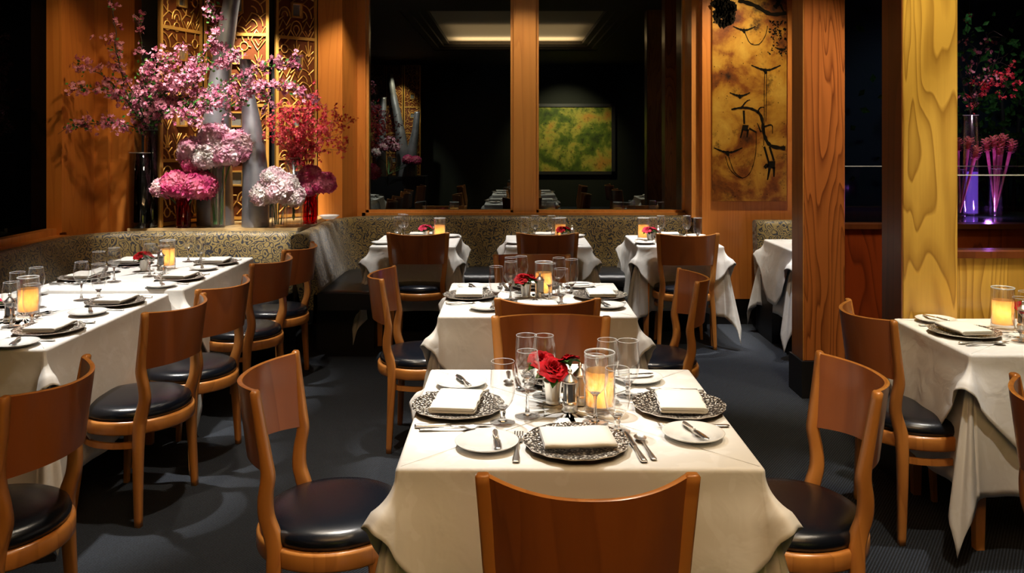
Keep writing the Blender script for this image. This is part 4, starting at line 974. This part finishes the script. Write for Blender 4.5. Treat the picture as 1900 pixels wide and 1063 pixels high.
olb = ['leftmost upper', 'left upper', 'left of centre', 'left inner upright', 'upright tallest', 'right inner upright', 'right upper', 'far right long', 'farthest right', 'drooping far right', 'right lower', 'right lower inner', 'middle low', 'left low', 'lowest left', 'second tallest']
for i, (px, py) in enumerate(ors):
    mx_, my_ = 548+(px-548)*.45, 290+(py-290)*.5
    branch([(VO[0], VO[1], LZ+.04), (VO[0], VO[1], 1.3), zp(mx_, my_, 6.15), zp(px, py, 6.0+.1*math.sin(i))], 300+i, 'red orchid spray, %s one in its glass vase' % olb[i], kind='orchid', group='red orchid sprays', dens=52, size=.0105, start=.42, leafd=0, twigs=7, spread=.06, r0=.0035, name='orchid_spray', bark='stemgreen', cat='flower')

# ------------------------------------------------------------------ lounge beyond the right partition
o = empty('counter', (3.9, 5.85, 0)); tag(o, 'dark glossy counter behind the glass screen carrying ginger flowers', 'counter')
b = MB(); b.box(-1.1, 1.7, -.45, .4, .965, 1.0, bev=.004); b.build('top', plain('dark_green_counter', (.01, .02, .012), .12), o)
b = MB(); b.box(-1.05, 1.65, -.35, .35, 0, .965); b.build('body', M['night'], o)
def pv(px, d, r_, h, mat, label): return glass_vase(gx(px, d), d, 1.002, r_, h, mat, label)
pv(1801, 6.0, .054, .71, 'glass', 'tall glass cylinder lit purple behind the glass screen')
b = MB(); b.lathe([(.0001, .006), (.045, .006), (.047, .3), (.047, .27), (.0001, .27)], 24); o = b.build('water_glow', M['purple'], None, (gx(1801, 6.0), 6.0, 1.008)); tag(o, 'violet glow added for lit water inside the tall right glass cylinder', 'glow')  # emission put in for light scattered through the vase water
pv(1847, 5.95, .044, .33, 'glass', 'clear vase holding pink ginger at far right')
pv(1781, 5.85, .04, .33, 'glass', 'clear vase of ginger half hidden by the yellow column')
def ginger_lib():
    b_ = MB(); rnd = random.Random(3)
    for i in range(46):
        f = i/45; a = i*2.4; r_ = .026*math.sin(PI*min(1, .25+.75*f))+.004; z = .075*(1-f)
        c_ = Vector((r_*.55*math.cos(a), r_*.55*math.sin(a), z)); e = Vector((math.cos(a), math.sin(a), .9-1.2*f)).normalized(); g_ = Vector((-math.sin(a), math.cos(a), 0)); s_ = .026
        o_ = len(b_.v); b_.v += [tuple(c_), tuple(c_+e*s_*.6+g_*s_*.45), tuple(c_+e*s_), tuple(c_+e*s_*.6-g_*s_*.45)]; b_.face((o_, o_+1, o_+2, o_+3), 0, False)
    b_.lathe([(.002, 0), (.014, .01), (.016, .05), (.004, .075)], 10)
    return b_.mesh('ginger_head', M['ginger'])
GH = ginger_lib()
for i, (px, py, vx, vd, lb) in enumerate(((1832, 280, 1847, 5.95, 'leftmost pink ginger flower in the far right vase'), (1845, 275, 1847, 5.95, 'left middle pink ginger flower in the far right vase'), (1860, 272, 1847, 5.95, 'upper pink ginger flower in the far right vase'), (1874, 282, 1847, 5.95, 'rightmost pink ginger flower in the far right vase'), (1853, 288, 1847, 5.95, 'lowest pink ginger flower in the far right vase'),
                          (1777, 280, 1781, 5.85, 'pink ginger flower touching the yellow column'), (1796, 278, 1781, 5.85, 'upper pink ginger flower beside the purple cylinder'), (1808, 294, 1781, 5.85, 'lower pink ginger flower leaning right of the purple cylinder'))):
    c_ = P(px, py, vd); ft = Vector((gx(vx, vd), vd, 1.03)); d_ = (c_-ft).normalized()
    o = empty('ginger_flower', ft); tag(o, lb, 'flower', 'pink ginger flowers')
    h = bpy.data.objects.new('flower_head', GH); C.objects.link(h); h.parent = o; h.location = c_-ft; h.scale = (1.05,)*3; h.rotation_euler = d_.to_track_quat('Z', 'Y').to_euler()
    b = MB(); b.tube([(0, 0, 0), (c_-ft)], [.005, .012], 6); b.build('stem', M['ginger_stem'] if 'ginger_stem' in M else M['ginger'], o)
for i, (pts, dn, lb, kd) in enumerate((([(1800, 150, 6.0), (1790, 90, 5.95), (1800, 30, 5.9)], 8, 'thin twig rising at left of the purple cylinder', 'blossom'), ([(1815, 150, 6.0), (1850, 110, 5.95), (1900, 90, 5.9)], 6, 'thin bare twig reaching right over the ginger vase', 'blossom'),
        ([(1815, 170, 6.0), (1840, 130, 5.95), (1880, 40, 5.9)], 6, 'thin bare twig rising right of the purple cylinder', 'blossom'), ([(1820, 170, 6.0), (1845, 150, 5.95), (1868, 135, 5.9), (1862, 185, 5.9)], 60, 'red flowering twig behind the right glass screen', 'orchid'), ([(1790, 170, 6.0), (1780, 130, 5.95), (1776, 70, 5.9)], 6, 'thin bare twig beside the yellow column', 'blossom'),
        ([(1805, 160, 6.0), (1820, 100, 5.95), (1835, 60, 5.9)], 6, 'middle bare twig above the purple cylinder', 'blossom'))):
    branch([(gx(1801, 6.0), 6.0, 1.5), (gx(1801, 6.0), 6.0, 1.7)]+[zp(*p) for p in pts], 500+i, lb, kind=kd, dens=dn, leafd=8, size=.012, twigs=12, spread=.12, r0=.0045, start=.25, group='twigs in the purple-lit cylinder', bark='twig' if 'twig' in M else 'bark')
# dark foliage plant far behind
b = MB(); rnd = random.Random(12); lf = MB()
for k in range(9):
    a = rnd.uniform(-.9, .9); b.tube(spline([(0, 0, .3), (a*.3, 0, 1.0), (a*.8, rnd.uniform(-.2, .2), 1.6+rnd.random()*.7)], 5), [.02]*10+[.008], 5)
for _ in range(600): leafy(lf, Vector((rnd.gauss(0, .55), rnd.gauss(0, .2), 1.75+rnd.gauss(0, .45))), rnd.uniform(.06, .12), rnd)
b.lathe([(.0001, 0), (.2, 0), (.26, .4), (.24, .42), (.2, .38), (.0001, .36)], 24)
o = b.build('potted_tree', M['bark'], None, (4.9, 8.3, 0)); tag(o, 'dark leafy potted tree far behind the right glass screen', 'plant'); lf.build('leaves', M['leaf'], o)

# ------------------------------------------------------------------ the room behind the camera (seen in the window reflections)
o = empty('framed_canvas', (1.2, -4.2, .8)); o.name = 'framed_canvas'; tag(o, 'large green and gold framed canvas mirrored in the right window pane', 'painting')
b = MB(); b.box(-1.05, 1.05, .02, .05, 0, 1.45); b.build('canvas', M['greenart'], o)
b = MB()
for (x0, x1, z0, z1) in ((-1.12, -1.04, -.07, 1.52), (1.04, 1.12, -.07, 1.52), (-1.12, 1.12, -.07, .0), (-1.12, 1.12, 1.45, 1.52)): b.box(x0, x1, .0, .08, z0, z1)
b.build('frame', plain('dark_silver_frame', (.2, .2, .18), .3, .8), o)

NZ = .75
b = MB(); b.box(-3.1, -1.8, -3.3, -2.7, 0, NZ); struct(b.build('ledge_rear', M['black_base']), 'stone ledge mirrored in the left window pane')
screen([((-1.95, -3.15), (-2.3, -3.1)), ((-2.32, -3.1), (-2.68, -3.1)), ((-2.7, -3.1), (-3.05, -3.1))], NZ+.003, 3.1, 'second gilded screen, seen only mirrored in the left window pane', 8)
horn([(-2.3, -2.85, NZ), (-2.3, -2.85, 1.3), (-2.38, -2.85, 1.9), (-2.5, -2.85, 2.5), (-2.56, -2.85, 2.9)], [.14, .13, .09, .07, .06], 'tall metal vase mirrored in the left window pane, highest')
horn([(-2.1, -2.8, NZ), (-2.1, -2.8, 1.2), (-2.02, -2.8, 1.7), (-1.98, -2.8, 2.1)], [.12, .12, .075, .06], 'shorter metal vase mirrored in left pane, leaning right')
horn([(-2.75, -2.85, NZ), (-2.75, -2.85, 1.2), (-2.72, -2.85, 1.8), (-2.7, -2.85, 2.4)], [.12, .11, .08, .06], 'shorter metal vase mirrored in left pane, at its left')
glass_vase(-2.55, -2.8, NZ+.001 if False else NZ+.001, .05, .4, 'glass', 'clear vase of mirrored hydrangeas in the left pane')
for i, (x_, z_, mt, lb) in enumerate(((-2.62, 1.36, 'hyd_pink', 'pale hydrangea mirrored in the left pane, upper left'), (-2.42, 1.36, 'hyd_pink', 'pale hydrangea mirrored in the left pane, upper right'), (-2.52, 1.48, 'hyd_pink', 'pale hydrangea mirrored in the left pane, topmost'), (-2.8, 1.25, 'hyd_white', 'whitish hydrangea mirrored in the left pane, far left'), (-2.15, 1.1, 'hyd_hot', 'hot pink hydrangea mirrored in the left pane, left one'), (-1.98, 1.08, 'hyd_hot', 'hot pink hydrangea mirrored in the left pane, right one'))):
    o = empty('hydrangea', (x_, -2.55, z_)); tag(o, lb, 'flower', 'mirrored hydrangeas'); h = bpy.data.objects.new('flower_head', HEADS[mt][i % 2]); C.objects.link(h); h.parent = o; h.scale = (1.25,)*3
    b = MB(); b.tube([(0, 0, -.05), ((-2.55-x_)*.7, -.05, -.2), (-2.55-x_, -.05, NZ+.05-z_)], .005, 6); b.build('stem', M['stemgreen'], o)
# ------------------------------------------------------------------ lights
def spot(x, y, z, tx, ty, tz, power, deg, blend=.5, col=(1, .88, .72), r_=.04):
    l = bpy.data.lights.new('spot', 'SPOT'); l.energy = power; l.spot_size = math.radians(deg); l.spot_blend = blend; l.color = col; l.shadow_soft_size = r_
    o = bpy.data.objects.new('ceiling_or_fill_spot', l); C.objects.link(o); o.location = (x, y, z); o.rotation_euler = (Vector((tx, ty, tz))-Vector((x, y, z))).to_track_quat('-Z', 'Y').to_euler(); return o
W1 = (1, .945, .87); W2 = (1, .84, .64); W3 = (.95, .95, 1)
S = 1.0
spot(-.45, 3.05, 3.12, -.05, 2.65, .75, 330, 36, .7, W1); spot(.75, 2.9, 3.12, .25, 2.4, .75, 75, 44, .6, W2)
spot(-.1, 4.5, 3.12, .05, 4.2, .75, 330, 36, .5, W1); spot(.6, 4.4, 3.12, .3, 4.2, .75, 100, 40, .6, W2)
spot(-.7, 6.3, 3.12, -.72, 6.55, .75, 300, 30, .6, W1); spot(.25, 6.3, 3.12, .27, 6.6, .75, 280, 30, .6, W1); spot(1.2, 6.3, 3.12, 1.22, 6.55, .75, 420, 30, .6, W1)
spot(-2.3, 3.9, 3.12, -2.2, 3.8, .75, 420, 42, .5, W1); spot(-2.2, 5.1, 3.12, -2.15, 5.1, .75, 330, 40, .5, W1)
spot(2.1, 3.3, 3.12, 2.1, 3.4, .75, 170, 40, .6, W1); spot(2.3, 6.2, 3.12, 2.3, 6.3, .75, 200, 34, .6, W1)
# chairs and aisle
spot(-.9, 3.2, 3.12, -.75, 3.3, 0, 140, 60, .8, W2); spot(-1.3, 4.6, 3.12, -1.3, 4.6, .5, 120, 55, .8, W2); spot(1.75, 5.6, 3.12, 1.5, 5.6, 0, 150, 36, .7, W3)
spot(1.0, 1.3, 3.12, .5, 2.05, .5, 60, 55, .8, (1, .8, .5)); spot(-.1, 1.9, 3.12, -.75, 2.5, .6, 26, 34, .8, (1, .85, .6)); spot(1.4, 2.0, 3.12, 1.3, 2.6, .4, 120, 55, .8, W2)  # warm front-cloth spot is an added fill light
# walls
spot(-2.0, 4.9, 3.12, -2.85, 5.75, 1.9, 70, 50, .8, (1, .7, .4)); spot(-1.1, 6.2, 3.12, -1.45, 7.0, 1.6, 140, 50, .7, W2)
spot(.1, 6.6, 3.14, .1, 7.35, 1.7, 60, 60, .8, W2); spot(1.8, 6.1, 3.14, 1.85, 6.95, 1.6, 150, 75, .9, W2)
spot(1.7, 4.2, 3.14, 1.85, 5.02, 1.4, 90, 46, .8, W2); spot(1.75, 2.9, 3.14, 1.87, 3.75, 1.5, 120, 50, .8, (1, .85, .5)); spot(2.6, 3.2, 3.14, 2.6, 3.85, .8, 90, 55, .8, (1, .85, .5))
spot(2.3, 4.4, 3.14, 2.2, 5.1, .7, 70, 50, .8, W2)
# niche flowers; narrow camera-side spots are added to brighten the hydrangeas
spot(-2.3, 5.3, 3.14, -2.25, 6.1, 1.3, 330, 42, .6, (1, .93, .86), .03); spot(-1.3, 4.7, 3.14, -1.72, 6.1, 1.12, 330, 20, .6, (1, .95, .9), .03); spot(-1.9, 4.8, 3.14, -2.25, 6.05, 1.2, 330, 20, .6, (1, .95, .9), .03); spot(-1.5, 5.3, 3.14, -1.8, 6.2, 1.15, 240, 34, .6, (1, .93, .86), .03)
spot(-1.82, 6.12, 3.08, -1.98, 6.62, 1.9, 650, 32, .5, (1, .92, .76), .03); spot(-2.0, 5.7, 3.1, -2.45, 6.3, 2.1, 80, 36, .6, (1, .86, .6), .03)
# right lounge purple light at the vase foot
l = bpy.data.lights.new('vase_glow', 'POINT'); l.energy = 5; l.color = (.6, .15, 1); l.shadow_soft_size = .02; o = bpy.data.objects.new('vase_lamp', l); C.objects.link(o); o.location = (gx(1822, 5.9), 5.82, 1.06)
spot(3.3, 5.4, 3.1, 3.4, 6.0, 1.4, 60, 24, .6, (1, .7, .8)); spot(4.2, 7, 3.1, 4.6, 9.5, 1.6, 16, 60, .8, (.6, .8, 1))
# canvas behind, rear niche and coffer
spot(-2.2, -1.6, 3.1, -2.35, -2.8, 1.6, 500, 50, .6, (1, .93, .86)); spot(-2.3, -2.5, 3.1, -2.4, -3.1, 2.0, 400, 50, .6, (1, .86, .6))
spot(1.2, -2.6, 3.1, 1.2, -4.15, 1.4, 700, 75, .9, (1, .85, .6))
for yy, e_, tilt in ((cy0+.35, 62, 0), (cy0+1.3, 26, 0)):  # unseen area lights added under the coffer to brighten its plaster
    l = bpy.data.lights.new('coffer_fill', 'AREA'); l.energy = e_; l.color = (1, .7, .42); l.shape = 'RECTANGLE'; l.size = 2.2; l.size_y = .5 if e_ > 50 else 2.0; o = bpy.data.objects.new('coffer_fill_light', l); C.objects.link(o); o.location = (.07, yy, CZ+.01); o.rotation_euler = (PI-tilt, 0, 0)
for (x, y, z, k) in CANDLES:
    l = bpy.data.lights.new('candle_light', 'POINT'); l.energy = .24*k; l.color = (1, .68, .38); l.shadow_soft_size = .006; o = bpy.data.objects.new('candle_flame_light', l); C.objects.link(o); o.location = (x, y, z)

w = bpy.data.worlds.new('world'); scene.world = w; w.use_nodes = True; w.node_tree.nodes['Background'].inputs[0].default_value = (.8, .75, .7, 1); w.node_tree.nodes['Background'].inputs[1].default_value = .0
# view
scene.view_settings.view_transform = 'Standard'; scene.view_settings.look = 'None'; scene.view_settings.gamma = 1; scene.view_settings.exposure = 0; scene.view_settings.use_curve_mapping = False
cy_ = scene.cycles; cy_.use_denoising = True; cy_.max_bounces = 8; cy_.diffuse_bounces = 3; cy_.glossy_bounces = 4; cy_.transmission_bounces = 8; cy_.transparent_max_bounces = 40; cy_.caustics_reflective = False; cy_.caustics_refractive = False; cy_.sample_clamp_indirect = 4
